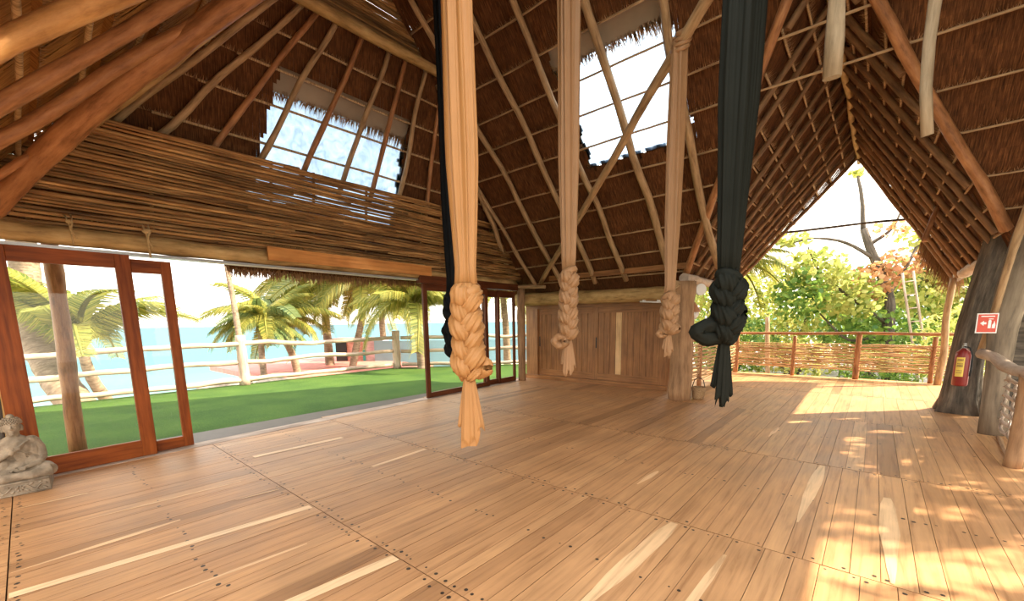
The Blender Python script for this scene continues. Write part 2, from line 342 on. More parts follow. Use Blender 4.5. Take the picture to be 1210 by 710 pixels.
# ================================================================== SETTING
# floor boards: one mesh, seams at fixed y
def build_floor():
    mb = MB(); secs = [(-3.2, -.25), (-.25, 1.4), (1.4, 3.0), (3.0, 5.15), (5.15, 7.65), (7.65, 10.2), (10.2, 13.05)]
    rnd = random.Random(3); x0, x1 = -7.35, 1.5
    for si, (ya, yb) in enumerate(secs):
        x = x0; zs = -.004 if si >= 5 else 0
        while x < x1:
            wd = rnd.choice([.10, .12, .13, .14, .16, .19]) if si < 5 else rnd.choice([.14, .18, .22])
            xe = min(x+wd, x1); left = -6.33-.065*ya
            if xe > left-.12:
                tone = min(.9, max(0.02, rnd.gauss(.42, .08) + (.08 if x > -1.5 else 0)))
                if rnd.random() < .05: tone = .14
                o1, o2 = rnd.random()*30, rnd.random()*30; g = .0016; z = zs + rnd.random()*.002
                ye = yb-.003
                n = 1
                a, b, c, d = (x+g, ya+.004, z), (xe-g, ya+.004, z), (xe-g, ye, z), (x+g, ye, z)
                mb.quad(a, b, c, d, [(a[0]+o1, a[1]+o2), (b[0]+o1, b[1]+o2), (c[0]+o1, c[1]+o2), (d[0]+o1, d[1]+o2)], 0, tone)
                for (p, q) in ((a, b), (b, c), (c, d), (d, a)):
                    mb.quad(p, (p[0], p[1], z-.03), (q[0], q[1], z-.03), q, None, 0, .05)
                if -3 < x < 1.5 or True:
                    for yy in (ya+.045, yb-.045, (ya+yb)/2+rnd.uniform(-.02, .02)):
                        for xx in ((x+.028, xe-.028) if wd > .11 else ((x+xe)/2,)):
                            if rnd.random() < .62:
                                r = rnd.uniform(.007, .015); k0 = len(mb.v); yj = yy+rnd.uniform(-.015, .015)
                                for k in range(6): mb.v.append((xx+r*cos(k*pi/3), yj+r*sin(k*pi/3), z+.0012))
                                mb.face([k0+k for k in range(6)], None, 1)
            x = xe
    # pale sapwood streaks in single boards
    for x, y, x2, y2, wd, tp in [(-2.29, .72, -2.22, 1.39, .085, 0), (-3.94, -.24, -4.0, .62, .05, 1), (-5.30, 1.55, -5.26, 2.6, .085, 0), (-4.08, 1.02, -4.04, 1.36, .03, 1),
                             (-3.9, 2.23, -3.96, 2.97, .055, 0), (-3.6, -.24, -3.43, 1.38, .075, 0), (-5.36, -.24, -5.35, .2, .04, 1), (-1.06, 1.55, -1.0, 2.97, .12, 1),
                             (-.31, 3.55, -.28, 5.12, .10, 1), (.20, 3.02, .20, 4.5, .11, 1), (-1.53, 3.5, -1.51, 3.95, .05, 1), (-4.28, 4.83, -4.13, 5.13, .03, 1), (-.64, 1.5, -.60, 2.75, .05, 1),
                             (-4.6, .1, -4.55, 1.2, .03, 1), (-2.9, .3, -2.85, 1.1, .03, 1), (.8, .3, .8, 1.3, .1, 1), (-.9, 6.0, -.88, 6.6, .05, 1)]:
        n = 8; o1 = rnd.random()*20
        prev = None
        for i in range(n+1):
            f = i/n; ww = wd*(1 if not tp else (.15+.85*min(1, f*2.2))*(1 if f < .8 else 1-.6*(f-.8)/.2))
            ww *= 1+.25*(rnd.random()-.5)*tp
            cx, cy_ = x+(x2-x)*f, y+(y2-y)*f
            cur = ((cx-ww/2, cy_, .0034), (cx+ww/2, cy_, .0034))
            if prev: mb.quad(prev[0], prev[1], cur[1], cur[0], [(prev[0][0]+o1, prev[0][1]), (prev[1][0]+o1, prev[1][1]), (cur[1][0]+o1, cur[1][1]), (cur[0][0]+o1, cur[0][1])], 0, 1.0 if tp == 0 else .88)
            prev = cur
    mb.box((x0, -3.2, -.12), (1.5, 13.05, -.03), mi=1)
    return struct(mb.build('floor', [FLOOR, NAIL]), 'long worn timber floor boards with dark nail heads')
build_floor()

# ---- thatched roof surfaces
def thatch(name, P, rows, arange, hole=None, mat=THATCH, frill=FRILL, step=.045, seed=1, flip=1, frl=.07, lab=None, nvec=None, thick=.16):
    """P(a,b)->point on the underside; rows = list of b (battens); arange(b)->(a0,a1)"""
    mb = MB(); rnd = random.Random(seed)
    def nrm(a, b):
        p = P(a, b); n = (P(a+.01, b)-p).cross(P(a, b+.01)-p).normalized()
        return n if n.z < 0 else -n
    for i in range(len(rows)-1):
        b0, b1 = rows[i], rows[i+1]; l0, h0 = arange(b0); l1, h1 = arange(b1)
        lo, hi = min(l0, l1), max(h0, h1); n = max(1, int((hi-lo)/step))
        K = 8
        for j in range(n):
            A = lo+(hi-lo)*j/n; B = lo+(hi-lo)*(j+1)/n; am = (A+B)/2
            jit = rnd.uniform(-.006, .006)
            for k in range(K):
                c0, c1 = b0+(b1-b0)*k/K, b0+(b1-b0)*(k+1)/K; cm = (c0+c1)/2; L_, H_r = arange(cm)
                A2, B2 = max(A, L_), min(B, H_r)
                if B2 <= A2 or (hole and hole(am, cm)): continue
                f0, f1 = k/K, (k+1)/K
                o0, o1 = .045*(1-f0)+jit*(1-f0), .045*(1-f1)+jit*(1-f1)
                nn = nrm(am, cm)
                q = [P(A2, c0)+nn*o0, P(B2, c0)+nn*o0, P(B2, c1)+nn*o1, P(A2, c1)+nn*o1]
                sl = (P(am, c1)-P(am, c0)).length/(c1-c0)
                mb.quad(*q, [(A2+i*3.3, c0*sl), (B2+i*3.3, c0*sl), (B2+i*3.3, c1*sl), (A2+i*3.3, c1*sl)], 0)
                if k == 0 and thick:      # butt end of this course down to the course below
                    mb.quad(P(A2, c0)-nn*thick, P(B2, c0)-nn*thick, q[1], q[0], [(A2, c0*sl-.2), (B2, c0*sl-.2), (B2, c0*sl), (A2, c0*sl)], 0)
                # back of the roof, real thickness
                if thick:
                    t = [P(A2, c0)-nn*thick, P(B2, c0)-nn*thick, P(B2, c1)-nn*thick, P(A2, c1)-nn*thick]
                    mb.quad(*t, [(A2, c0*sl), (B2, c0*sl), (B2, c1*sl), (A2, c1*sl)], 0)
    # frill of folded leaf ends above each batten
    for i in range(len(rows)):
        b0 = rows[i]; l0, h0 = arange(b0); a = l0
        while a < h0:
            a += rnd.uniform(.005, .014)
            if hole and hole(a, b0+.02): continue
            nn = nrm(a, b0); s_ = (P(a, b0+.05)-P(a, b0)).normalized(); ac = (P(a+.02, b0)-P(a, b0)).normalized()
            L = rnd.uniform(.3, 1.1)*frl; wv = rnd.uniform(.003, .007)
            o = P(a, b0)+nn*.05
            mb.tri(o-ac*wv, o+ac*wv, o+s_*L+nn*rnd.uniform(-.02, .05)+ac*rnd.uniform(-.03, .03), 1)
    o = mb.build(name, [mat, frill]); return struct(o, lab)
def fringe(mb, a, b, n, L, spread=.06, down=Vector((0, 0, -1)), seed=1, mi=0, wv=.01):
    rnd = random.Random(seed); a, b = Vector(a), Vector(b); ax = (b-a).normalized()
    for i in range(n):
        p = a+(b-a)*rnd.random()+Vector((rnd.uniform(-spread, spread), rnd.uniform(-spread, spread), rnd.uniform(-.02, .04)))
        l = L*rnd.uniform(.35, 1.25); t = ax*rnd.uniform(.5, 1)*wv
        d = (down+Vector((rnd.uniform(-.25, .25), rnd.uniform(-.25, .25), 0))).normalized()
        mb.tri(p-t, p+t, p+d*l, mi)

TL = 2.84
def lx(z): return -7.37+(z-2.35)/TL                     # left end slope: x at height z
def LP(y, z): return Vector((lx(z), y, z))
def BP(x, z): return Vector((x, 10.95-z, z))
def NP(x, z): return Vector((x, z-3.05, z))
def wf(y): return min(1, max(0, (y-8.6)/4.7))
def zr(y): return 5.42-.15*wf(y)
def xr(y): return -.72+.12*wf(y)
def WL(y, t): z = 2.28+(zr(y)-2.28)*t; return Vector((xr(y)-(zr(y)-z)/(1.42-.31*wf(y)), y, z))
def WR(y, t): z = 2.28+(zr(y)-2.28)*t; return Vector((xr(y)+(zr(y)-z)/(1.49+.12*wf(y)), y, z))
ZV = 5.42
def vl(z): return -.72-(ZV-z)/1.42
def vr(z): return -.72+(ZV-z)/1.49
bz = [2.14, 2.45, 2.82, 3.17, 3.60, 3.98, 4.40, 4.74, 5.07, 5.43, 5.80, 6.2, 6.6, 7.02]
# long back slope, in three pieces either side of the wing
SK2 = (-4.0, -2.26, 4.13, 5.42)
def sk2(a, b): return SK2[0] < a+.04*sin(b*23) < SK2[1] and SK2[2]+.02*sin(a*31) < b < SK2[3]
def hipl(z): return lx(z) if z < 5.75 else -6.17
def hipr(z): return 2.05-(z-2.35)/TL if z < 5.75 else .85
thatch('ceiling', BP, [1.95]+bz, lambda z: (hipl(z)-.10, vl(z) if z < ZV else -.72), sk2, seed=2, lab='long thatched roof slope at the back of the hall')
thatch('ceiling', BP, [1.5, 1.8]+bz, lambda z: (vr(z) if z < ZV else -.72, hipr(z)), seed=3, lab='thatched roof slope right of the gabled wing')
# left end slope with its skylight
SK1 = (2.45, 4.82, 3.3, 4.98)
def sk1(a, b): return SK1[0]+(b-3.8)*.22 < a+.03*sin(b*19) < SK1[1] and SK1[2] < b < SK1[3]
lz = [2.35, 2.75, 3.2, 3.65, 4.05, 4.52, 4.94, 5.33, 5.75]
thatch('ceiling', LP, lz, lambda z: ((z-3.15) if z > 2.52 else 2.1, 11.07-z), sk1, seed=4, lab='steep thatched end slope with a roof light')
# near slope overhead, and the gablet
thatch('ceiling', NP, [2.0, 2.35, 2.7, 3.0, 3.3, 3.7, 4.1, 4.5, 4.9, 5.3, 5.7, 6.1, 6.5, 7.02], lambda z: (hipl(z)-.2, -1.6), seed=5, mat=THATCH_GOLD_LIT, lab='near thatched slope overhead')
thatch('ceiling', lambda y, z: Vector((-.0+2.05-(z-2.35)/TL, y, z)), [2.35, 2.8, 3.2, 3.6, 4.0, 4.4, 4.8, 5.2, 5.75], lambda z: (z-2.75, 10.95-z), seed=9, lab='steep thatched right end slope')
# wing
wz = [0, .09, .18, .27, .36, .45, .54, .63, .72, .81, .90, 1.0]
def wrange(t): return (10.95-(2.28+3.14*t), 13.45)
thatch('ceiling', WL, wz, wrange, seed=6, frl=.10, lab='left slope of the gabled wing roof')
thatch('ceiling', WR, wz, wrange, seed=7, frl=.10, lab='right slope of the gabled wing roof')
# gablet of sticks above the end slope
thatch('ceiling', lambda y, z: Vector((.86, y, z)), [5.7, 6.0, 6.4, 6.85], lambda z: (z-3.05, 10.95-z), seed=19, lab='thatched gablet at the right end of the hall')
g = MB(); rnd = random.Random(4)
for i in range(30):
    z = 5.80+i*.035; hw = max(0.05, 6.95-z)
    g.tube(wob((-6.2, 4.1-hw, z), (-6.2, 4.1+hw, z+rnd.uniform(-.02, .02)), 8, .008, i), rnd.uniform(.016, .026), 6)
tag(g.build('gablet_screen', STICK), 'dark stick infill high above the pale log of the left slope', 'screen')

mb = MB()
for s_ in (-1, 1):
    for dz in (0, .1): mb.quad((-6.4, 3.95, 7.32+dz), (1.1, 3.95, 7.32+dz), (1.1, 3.95+s_*.6, 6.72+dz), (-6.4, 3.95+s_*.6, 6.72+dz))
struct(mb.build('ceiling', THATCH), 'thatch capping along the main ridge')
# roof lights
def skylight(nm, corners, mids, lab):
    root = thing(nm, lab, 'roof light', corners[0]); struct(root)
    mb = MB(); a, b, c, d = [Vector(v) for v in corners]; n = (b-a).cross(d-a).normalized(); n = n if n.z > 0 else -n
    up = (d-a).normalized(); nx = 40
    for i in range(nx):
        f0, f1 = i/nx, (i+1)/nx; o0, o1 = .012*sin(f0*60), .012*sin(f1*60)
        mb.quad(a+(b-a)*f0+n*(.14+o0), a+(b-a)*f1+n*(.14+o1), d+(c-d)*f1+n*(.14+o1), d+(c-d)*f0+n*(.14+o0))
    local(mb.build('roof_sheet', PANE, root), corners[0])
    lt = MB(); r = random.Random(5)
    for i in range(420):
        f, g_ = r.random(), r.random()**1.3; p = a+(b-a)*f+(d-a)*g_+n*.165; an = r.uniform(0, pi)
        t = (b-a).normalized()*cos(an)+up*sin(an); s_ = t.cross(n)
        L = r.uniform(.03, .16); lt.quad(p-s_*.003, p+s_*.003, p+t*L+s_*.002, p+t*L-s_*.002)
    lo = local(lt.build('leaf_litter', FRILL, root), corners[0]); lo['kind'] = 'stuff'
    cv = MB(); w_ = (b-a).length
    # thatch cover, its shade on the sheet painted as a grey strip, ragged ends
    e0, e1 = d-up*.34, c-up*.34
    cv.quad(e0+n*.10, e1+n*.10, c+n*.10+up*.15, d+n*.10+up*.15, None, 0)
    cv.quad(e0+n*.30, e1+n*.30, c+n*.30+up*.15, d+n*.30+up*.15, None, 0)
    for i in range(420):
        f = r.random(); p = e0+(e1-e0)*f+n*.10+up*r.uniform(-.03, .05); L = r.uniform(.02, .16)*(1.7 if f > .7 else 1); t = (b-a).normalized()
        cv.tri(p-t*.008, p+t*.008, p-up*L+t*r.uniform(-.05, .05), 1)
    for side, (p0, p1) in enumerate(((a, d), (b, c))):
        for i in range(160):
            f = r.random(); p = p0+(p1-p0)*f+n*.05; t = (b-a).normalized()*(1 if side == 0 else -1)
            cv.tri(p-up*.006, p+up*.006, p+t*r.uniform(.02, .11)-up*r.uniform(0, .16), 1)
    local(cv.build('shaded_overlap', [SHADE_GREY, FRILL], root), corners[0])
    return root
skylight('window_1', [LP(2.3, 3.3), LP(4.9, 3.3), LP(4.9, 5.02), LP(2.55, 5.02)], None, 'cloudy roof light in the left end slope above the stick screen')
skylight('window_2', [BP(-4.08, 4.1), BP(-2.2, 4.1), BP(-2.2, 5.46), BP(-4.08, 5.46)], None, 'glaring sunlit roof light in the back slope')

# rafters ------------------------------------------------------------
rs = random.Random(11)
def inb(P, a, b, nvec, off):  # put a pole on the room side of a slope
    p = P(a, b); return p + Vector(nvec)*off
nL = Vector((TL, 0, -1)).normalized(); nB = Vector((0, -1, -1)).normalized(); nN = Vector((0, 1, -1)).normalized()
LR = [((1.10, 3.55), (2.92, 5.72)), ((1.75, 3.60), (3.12, 5.72)), ((2.35, 3.6), (3.40, 5.74)), ((2.99, 3.6), (3.79, 5.74)), ((3.60, 3.55), (4.24, 5.74)), ((4.18, 3.55), (4.55, 5.74)), ((4.72, 3.55), (4.95, 5.74)), ((5.41, 3.55), (5.32, 5.55))]
for i, (a, b) in enumerate(LR):
    log('roof_rafter', LP(*a)+nL*.10, LP(*b)+nL*.10, .042, .036, RED_POLE if i % 2 else PALE_POLE, f'{ORD[i]} rafter pole from the left on the steep left end slope', 'rafter', 'rafters of the left end slope', amp=.035, seed=i+1)
log('end_slope_beam', LP(2.5, 5.76)+nL*.2, LP(5.35, 5.76)+nL*.2, .085, .075, BEAM_WOOD, 'pale straight log along the top of the left slope rafters', 'beam', amp=.015, seed=5)
for i, z in enumerate(lz[1:-1]):
    y0 = max(z-2.75, .9); 
    log('thatch_batten', LP(y0, z)+nL*.055, LP(10.95-z, z)+nL*.055, .018, .018, WRAP, f'{ORD[len(lz)-3-i]} thin batten from the top tied across the left end slope', 'batten', 'battens of the left end slope', amp=.012, n=24, sides=6, seed=i+30)
BR = [(-6.5, 2.45, 4.35, .045), (-5.73, 2.4, 6.6, .05), (-4.86, 2.4, 6.6, .052), (-4.12, 2.4, 6.6, .05), (-3.17, 2.3, 6.6, .06), (-2.28, 2.5, 6.6, .058)]
for i, (x, z0, z1, r) in enumerate(BR):
    log('roof_rafter', BP(x+.05, z0)+nB*.11, BP(x-.02, z1)+nB*.11, r*1.1, r*.9, PALE_POLE, f'{ORD[i]} rafter pole from the left on the long back slope', 'rafter', 'rafters of the back slope', amp=.04, n=16, seed=i+60)
log('hip_pole', (-7.05, 8.4, 2.35), (-6.15, 5.25, 5.62), .06, .05, PALE_POLE, 'bent hip pole in the dark corner left of the back slope rafters', 'rafter', amp=.05, seed=77)
for i, z in enumerate(bz[1:-2]):
    wl_ = hipl(z)+.05; wr_ = vl(z) if z < ZV-.1 else .5
    if z in (4.40, 4.74): wr_ = hipr(z)-.1
    log('thatch_batten', BP(wl_, z)+nB*.055, BP(wr_, z)+nB*.055, .016, .016, PALE_POLE, f'{ORD[len(bz)-4-i]} thin batten from the top across the long back slope' + (' and the wing' if z in (4.40, 4.74) else ''), 'batten', 'battens of the back slope', amp=.012, n=40, sides=6, seed=i+90)
for i, z in enumerate([1.8]+bz[:9]):
    if z in (4.40, 4.74): continue
    log('thatch_batten', BP(vr(z)+.02, z)+nB*.055, BP(hipr(z)-.05, z)+nB*.055, .013, .013, PALE_POLE, f'{ORD[i]} short batten from the bottom on the thatch right of the wing', 'batten', 'battens right of the wing', amp=.01, n=12, sides=6, seed=i+120)
# near slope poles (big logs overhead, top left)
def onN(x, y, k=2.75): return Vector((x, y, y+k))
big = [((-3.18, -.55), (-3.5, 2.6), .056, 2.75, 'thick orange-brown rafter log crossing the top left corner'),
       ((-4.10, -.55), (-3.6, 2.9), .047, 2.75, 'knotty rafter log just below the thickest one overhead'),
       ((-5.15, -.55), (-4.1, 2.9), .048, 2.80, 'dark rafter log half hidden behind the long hip log'),
       ((-6.15, -.45), (-4.5, 2.0), .028, 2.80, 'slim pale pole behind the long hip log')]
for i, (a, b, r, k, lab) in enumerate(big):
    log('roof_rafter', onN(*a, k), onN(*b, k), r, r*.9, GOLD_LIT_POLE if i == 0 else RED_POLE, lab, 'rafter', 'rafters of the near slope', amp=.03, n=14, sides=14, seed=i+200, lump=.1)
hp = [onN(-7.0, -.40, 2.55), onN(-6.2, .0, 2.70), onN(-5.0, .72, 2.74), onN(-4.45, 1.59, 2.74), onN(-4.1, 2.6, 2.74)]
Q = []
for i in range(4):
    for k in range(5): Q.append(hp[i].lerp(hp[i+1], k/5))
Q.append(hp[-1])
for _ in range(4): Q = [Q[0]]+[(Q[i-1]+Q[i]*2+Q[i+1])/4 for i in range(1, len(Q)-1)]+[Q[-1]]
log('hip_log', Q[0], Q[-1], .095, .082, RED_POLE, 'long smooth red-brown hip log sloping up from the left edge', 'log', pts=Q, sides=18, seed=220, lump=.07)
log('hip_log', onN(-6.75, .40, 2.86), onN(-4.7, 2.3, 2.86), .05, .048, BEAM_WOOD, 'sunlit pale hip log lying right of the red-brown one', 'log', amp=.04, n=14, sides=14, seed=221, lump=.08)
log('hip_log', onN(-6.95, .80, 2.86), onN(-5.25, 2.5, 2.86), .035, .035, PALE_POLE, 'thinner hip pole next to the stick screen', 'log', amp=.03, n=14, sides=12, seed=222, lump=.08)
for i, z in enumerate([2.9, 3.18, 3.55, 3.95, 4.4, 4.8, 5.2]):
    log('thatch_batten', NP(lx(z)+.3, z)+nN*.06, NP(-1.7, z)+nN*.06, .018, .018, WRAP, f'{ORD[i]} cord-wrapped batten from the eave on the near slope overhead', 'batten', 'battens of the near slope', amp=.02, n=20, sides=8, seed=i+240)
# main ridge and tie logs the silks hang from
log('ridge_log', (-6.2, 4.1, 6.62), (.85, 4.1, 6.62), .09, .09, BEAM_WOOD, 'ridge log along the top of the hall roof', 'beam', amp=.02, seed=250)
log('tie_log', (-4.9, 3.45, 6.0), (.9, 3.45, 6.0), .08, .08, BEAM_WOOD, 'upper tie log carrying the middle silks', 'beam', amp=.02, seed=251)
log('tie_log', (-3.6, 2.35, 4.88), (1.1, 2.35, 4.88), .08, .08, BEAM_WOOD, 'lower tie log carrying the front silks', 'beam', amp=.02, seed=252)

# wing rafters and battens
nWL = Vector((1.25, 0, -1)).normalized(); nWR = Vector((-1.61, 0, -1)).normalized()
ys = [6.2+i*.56+.08*sin(i*2.3) for i in range(13)]
for i, y in enumerate(ys):
    for side, (Pf, n_, nm) in enumerate(((WL, nWL, 'left'), (WR, nWR, 'right'))):
        z0 = max(0, (10.95-y+.10-2.28)/3.14)
        log('wing_rafter', Pf(y, z0)+n_*.085, Pf(y+.08*sin(i*1.7), .99)+n_*.085, .044, .038, WING_POLE, f'{ORD[12-i]} slender rafter from the gable end on the {nm} slope of the wing', 'rafter', f'rafters of the {nm} wing slope', amp=.02, n=8, sides=8, seed=i*2+side+300)
for i, z in enumerate(wz[1:-1]):
    for side, (Pf, n_, nm) in enumerate(((WL, nWL, 'left'), (WR, nWR, 'right'))):
        log('thatch_batten', Pf(10.97-2.28-3.14*z, z)+n_*.05, Pf(13.4, z)+n_*.05, .015, .015, WRAP, f'{ORD[i]} thatch batten from the eave on the {nm} slope of the wing', 'batten', f'battens of the {nm} wing slope', amp=.01, n=16, sides=6, seed=i*2+side+360)
log('wing_ridge_pole', (-.72, 5.75, 5.22), (-.6, 13.45, 5.10), .05, .042, BEAM_WOOD, 'pale cord-bound ridge pole of the gabled wing', 'beam', amp=.035, n=16, seed=400)
mb = MB()
for s_ in (-1, 1):
    for dz in (.02, .12): mb.quad((-.72, 5.5, 5.48+dz), (-.6, 13.5, 5.33+dz), (-.6+s_*.32, 13.5, 4.89+dz), (-.72+s_*.32, 5.5, 5.04+dz))
struct(mb.build('ceiling', THATCH), 'thatch capping along the wing ridge')
log('valley_pole', Vector((vl(2.33), 8.62, 2.33))+nB*.09, Vector((vl(5.1), 5.85, 5.1))+nB*.09, .065, .055, RED_POLE, 'reddish valley pole left of the gabled wing', 'rafter', amp=.03, seed=401)
log('valley_pole', Vector((vr(2.62), 8.33, 2.62))+nB*.09, Vector((vr(5.1), 5.85, 5.1))+nB*.09, .065, .055, RED_POLE, 'reddish valley pole right of the gabled wing', 'rafter', amp=.03, seed=402)
log('cross_pole', (-2.75, 13.2, 3.69), (1.0, 13.2, 3.60), .03, .026, BARK, 'thin dark pole across the gable opening', 'pole', amp=.02, seed=403)
log('slanted_pole', (.50, 9.75, 2.68), (.62, 9.9, 3.24), .036, .03, RED_POLE, 'short reddish pole slanting beside the right gable edge', 'pole', amp=.02, seed=404)
fr = MB()
fringe(fr, (.72, 13.42, 3.15), (1.28, 13.42, 2.40), 900, .62, .10, seed=6, wv=.014)
fringe(fr, (1.25, 12.6, 2.35), (1.3, 13.5, 2.3), 200, .4, .08, seed=7)
tag(fr.build('hanging_thatch', FRILL), 'reddish thatch ends hanging at the right foot of the gable', 'thatch', kind='stuff')

# hanging log stubs
for (x, y, z), xt, r, lab in [((-.43, 4.55, 3.42), -.5, .055, 'thick squared log stub hanging from the ridge by the wing ridge pole'), ((.18, 4.6, 2.83), .08, .045, 'crooked pale log stub hanging at upper right'), ((-1.1, 4.9, 3.55), -1.2, .04, 'pale split log stub hanging beside the dark green silk')]:
    log('hanging_log', (xt, 4.15, 6.55), (x, y, z), r, r*(.8 if x > 0 else 1.15), OLD_LOG, lab, 'log', amp=.09 if x > 0 else .02, n=12, seed=x*10+500, lump=.1)
# long diagonal pole and its horizontal board
log('diagonal_pole', (-6.2, 8.30, 2.42), (-.95, 4.52, 5.06), .055, .062, PALE_POLE, 'long pale pole slanting across the back slope and skylight', 'pole', amp=.02, n=18, seed=510)
mb = MB(); mb.box((-5.95, 8.28, 2.44), (-2.78, 8.34, 2.55)); tag(mb.build('batten_board', CAB, bevel=.004), 'narrow planed board nailed across the foot of the back slope', 'board')

# ================================================================== LEFT WALL
def wl(y): return -6.33-.065*y
ANG = atan2(.065, 1)
def WM(y, off=0):  # local frame on the left wall: local y runs along the wall, local x points into the room
    return Matrix.Translation((wl(y)+off, y, 0)) @ Matrix.Rotation(ANG, 4, 'Z')
def WP(s, off, z): return Vector((wl(s)+off, s, z))
def sliding_door(nm, y0, y1, ztop, off, sw, mat, lab, rail=.2, th=.05, swr=None):
    root = thing(nm, lab, 'door', WP(y0, off, 0)); struct(root); L = (y1-y0)/cos(ANG); swr = swr or sw
    Mx = Matrix.Rotation(ANG, 4, 'Z')
    def part(n, lo, hi, m=mat):
        b = MB(); b.box(lo, hi, Mx); return b.build(n, m, root, bevel=.004 if m is not GLASS else 0)
    part('stile', (-th/2, 0, .01), (th/2, sw, ztop)); part('stile', (-th/2, L-swr, .01), (th/2, L, ztop))
    part('top_rail', (-th/2, sw, ztop-.15), (th/2, L-swr, ztop)); part('bottom_rail', (-th/2, sw, .01), (th/2, L-swr, .01+rail))
    part('glass_pane', (-.004, sw-.01, rail), (.004, L-swr+.01, ztop-.14), GLASS)
    return root
sliding_door('door_1', -.22, .865, 2.30, .0, .19, CEDAR, 'front red cedar sliding glass door beside the stone statue', .19, swr=.13)
sliding_door('door_2', .78, 1.245, 2.27, -.08, .10, CEDAR, 'narrower cedar sliding glass door just behind the front one', .13, swr=.10)
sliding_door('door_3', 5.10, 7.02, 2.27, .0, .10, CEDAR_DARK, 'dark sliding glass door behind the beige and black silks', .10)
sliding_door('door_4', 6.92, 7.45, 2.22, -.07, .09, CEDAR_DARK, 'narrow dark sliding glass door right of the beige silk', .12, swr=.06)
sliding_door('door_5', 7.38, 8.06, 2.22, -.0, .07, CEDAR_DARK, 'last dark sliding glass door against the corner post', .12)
# header log, track, fascia, sill
log('header_log', WP(-1.2, 0, 2.44), WP(8.1, -.02, 2.42), .095, .085, BEAM_WOOD, 'knotty pale header log above the sliding doors', 'beam', amp=.02, n=40, sides=14, seed=600, lump=.12)
mb = MB(); mb.box((-.10, -1.2, 2.30), (.03, 8.1, 2.33), WM(0)); struct(mb.build('trim_1', METAL), 'pale door track under the header log')
mb = MB(); mb.box((-.035, 3.05-.75, 2.385), (.0, 5.25-.0, 2.565), WM(0, .15)); tag(mb.build('fascia_board', FASCIA, bevel=.004), 'bright orange planed board on the header log', 'board')
mb = MB(); mb.box((-.06, 5.0, 2.25), (.05, 8.15, 2.40), WM(0, .03)); struct(mb.build('trim_2', CEDAR_DARK, bevel=.004), 'dark head rail over the far sliding doors')
mb = MB(); mb.box((-.13, -1.2, -.10), (.10, 8.1, .006), WM(0)); struct(mb.build('trim_3', DRIFT), 'door sill strip')
# stick screen
mb = MB(); rnd = random.Random(21)
z = 2.49; i = 0
while z < 3.74:
    r = rnd.uniform(.014, .030); y = max(-.35, z-3.05) - rnd.random()*.5
    ymax = min(10.95-z+.1, 8.35)
    while y < ymax:
        ye = min(y+rnd.uniform(2.2, 5.0), ymax); y_ = max(y, -.4)
        dz = rnd.uniform(-.02, .02)
        if z > 3.62: ymax = min(ymax, 6.6); ye = min(ye, ymax)
        if ye-y_ < .15: break
        pts = [WP(p, .02+rnd.uniform(-.008, .008), z+dz*(k/8-.5)+rnd.uniform(-.007, .007)+(.07*(p-3)/4 if z > 3.5 else 0)) for k, p in enumerate([y_+(ye-y_)*k/8 for k in range(9)])]
        r2 = r*rnd.uniform(.7, 1.05)
        mb.tube(pts, [r*(.75+.25*k/8) if rnd.random() < .5 else r2 for k in range(9)], 7)
        if ye >= ymax: break
        y = ye-rnd.uniform(.1, .5)
    z += r*1.62+rnd.uniform(-.003, .007); i += 1
for y in (-.1, .15, 1.1, 2.4, 3.0, 3.9, 5.1, 5.6, 6.6):   # ties and back poles
    mb.tube(wob(WP(y, -.03, 2.45), WP(y+.12, -.03, min(3.75, 10.95-y)), 4, .01, y), .02, 6)
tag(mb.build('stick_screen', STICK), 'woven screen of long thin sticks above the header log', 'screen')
def tie(p, lab, L=.16, s=1):
    b = MB()
    b.tube([p+Vector((.10, -.02, .13)), p+Vector((.14, .0, .07)), p+Vector((.12, .01, 0)), p+Vector((.12, .015, -L))], .007*s, 6)
    b.tube([p+Vector((.09, .03, .14)), p+Vector((.15, .03, .05)), p+Vector((.13, .01, -.02)), p+Vector((.12, .05, -L*.6))], .007*s, 6)
    b.sphere(p+Vector((.13, .01, .06)), (.02*s, .03*s, .02*s), 8, 6)
    tag(b.build('twine_tie', TWINE), lab, 'twine')
tie(WP(.42, .02, 2.50), 'small twine tie on the header log above the front door')
tie(WP(1.02, .02, 2.50), 'bunched twine tie on the header log above the second door', .22, 1.5)
# side wall left of the doors, out on the porch
mb = MB(); mb.box((-.34, -3.0, 0), (-.14, -.21, 2.28), WM(0)); struct(mb.build('wall_left', OCHRE), 'ochre plastered wall end at the far left')
log('leaning_stick', (-6.40, -.31, 0), (-6.38, -.25, 1.35), .022, .016, BARK, 'thin dark stick leaning between ochre wall and cedar door', 'stick')
log('porch_post', (-7.6, .27, -.12), (-7.6, .33, 2.75), .085, .08, RED_POLE, 'brown porch post standing outside behind the front glass door', 'post', amp=.01, sides=14)
# eave fringe outside
fr = MB(); fringe(fr, (-7.38, 2.12, 2.36), (-7.38, 8.5, 2.36), 2600, .17, .05, seed=3, wv=.012)
tag(fr.build('eave_fringe', FRILL), 'ragged thatch fringe hanging outside above the lawn opening', 'thatch', kind='stuff')

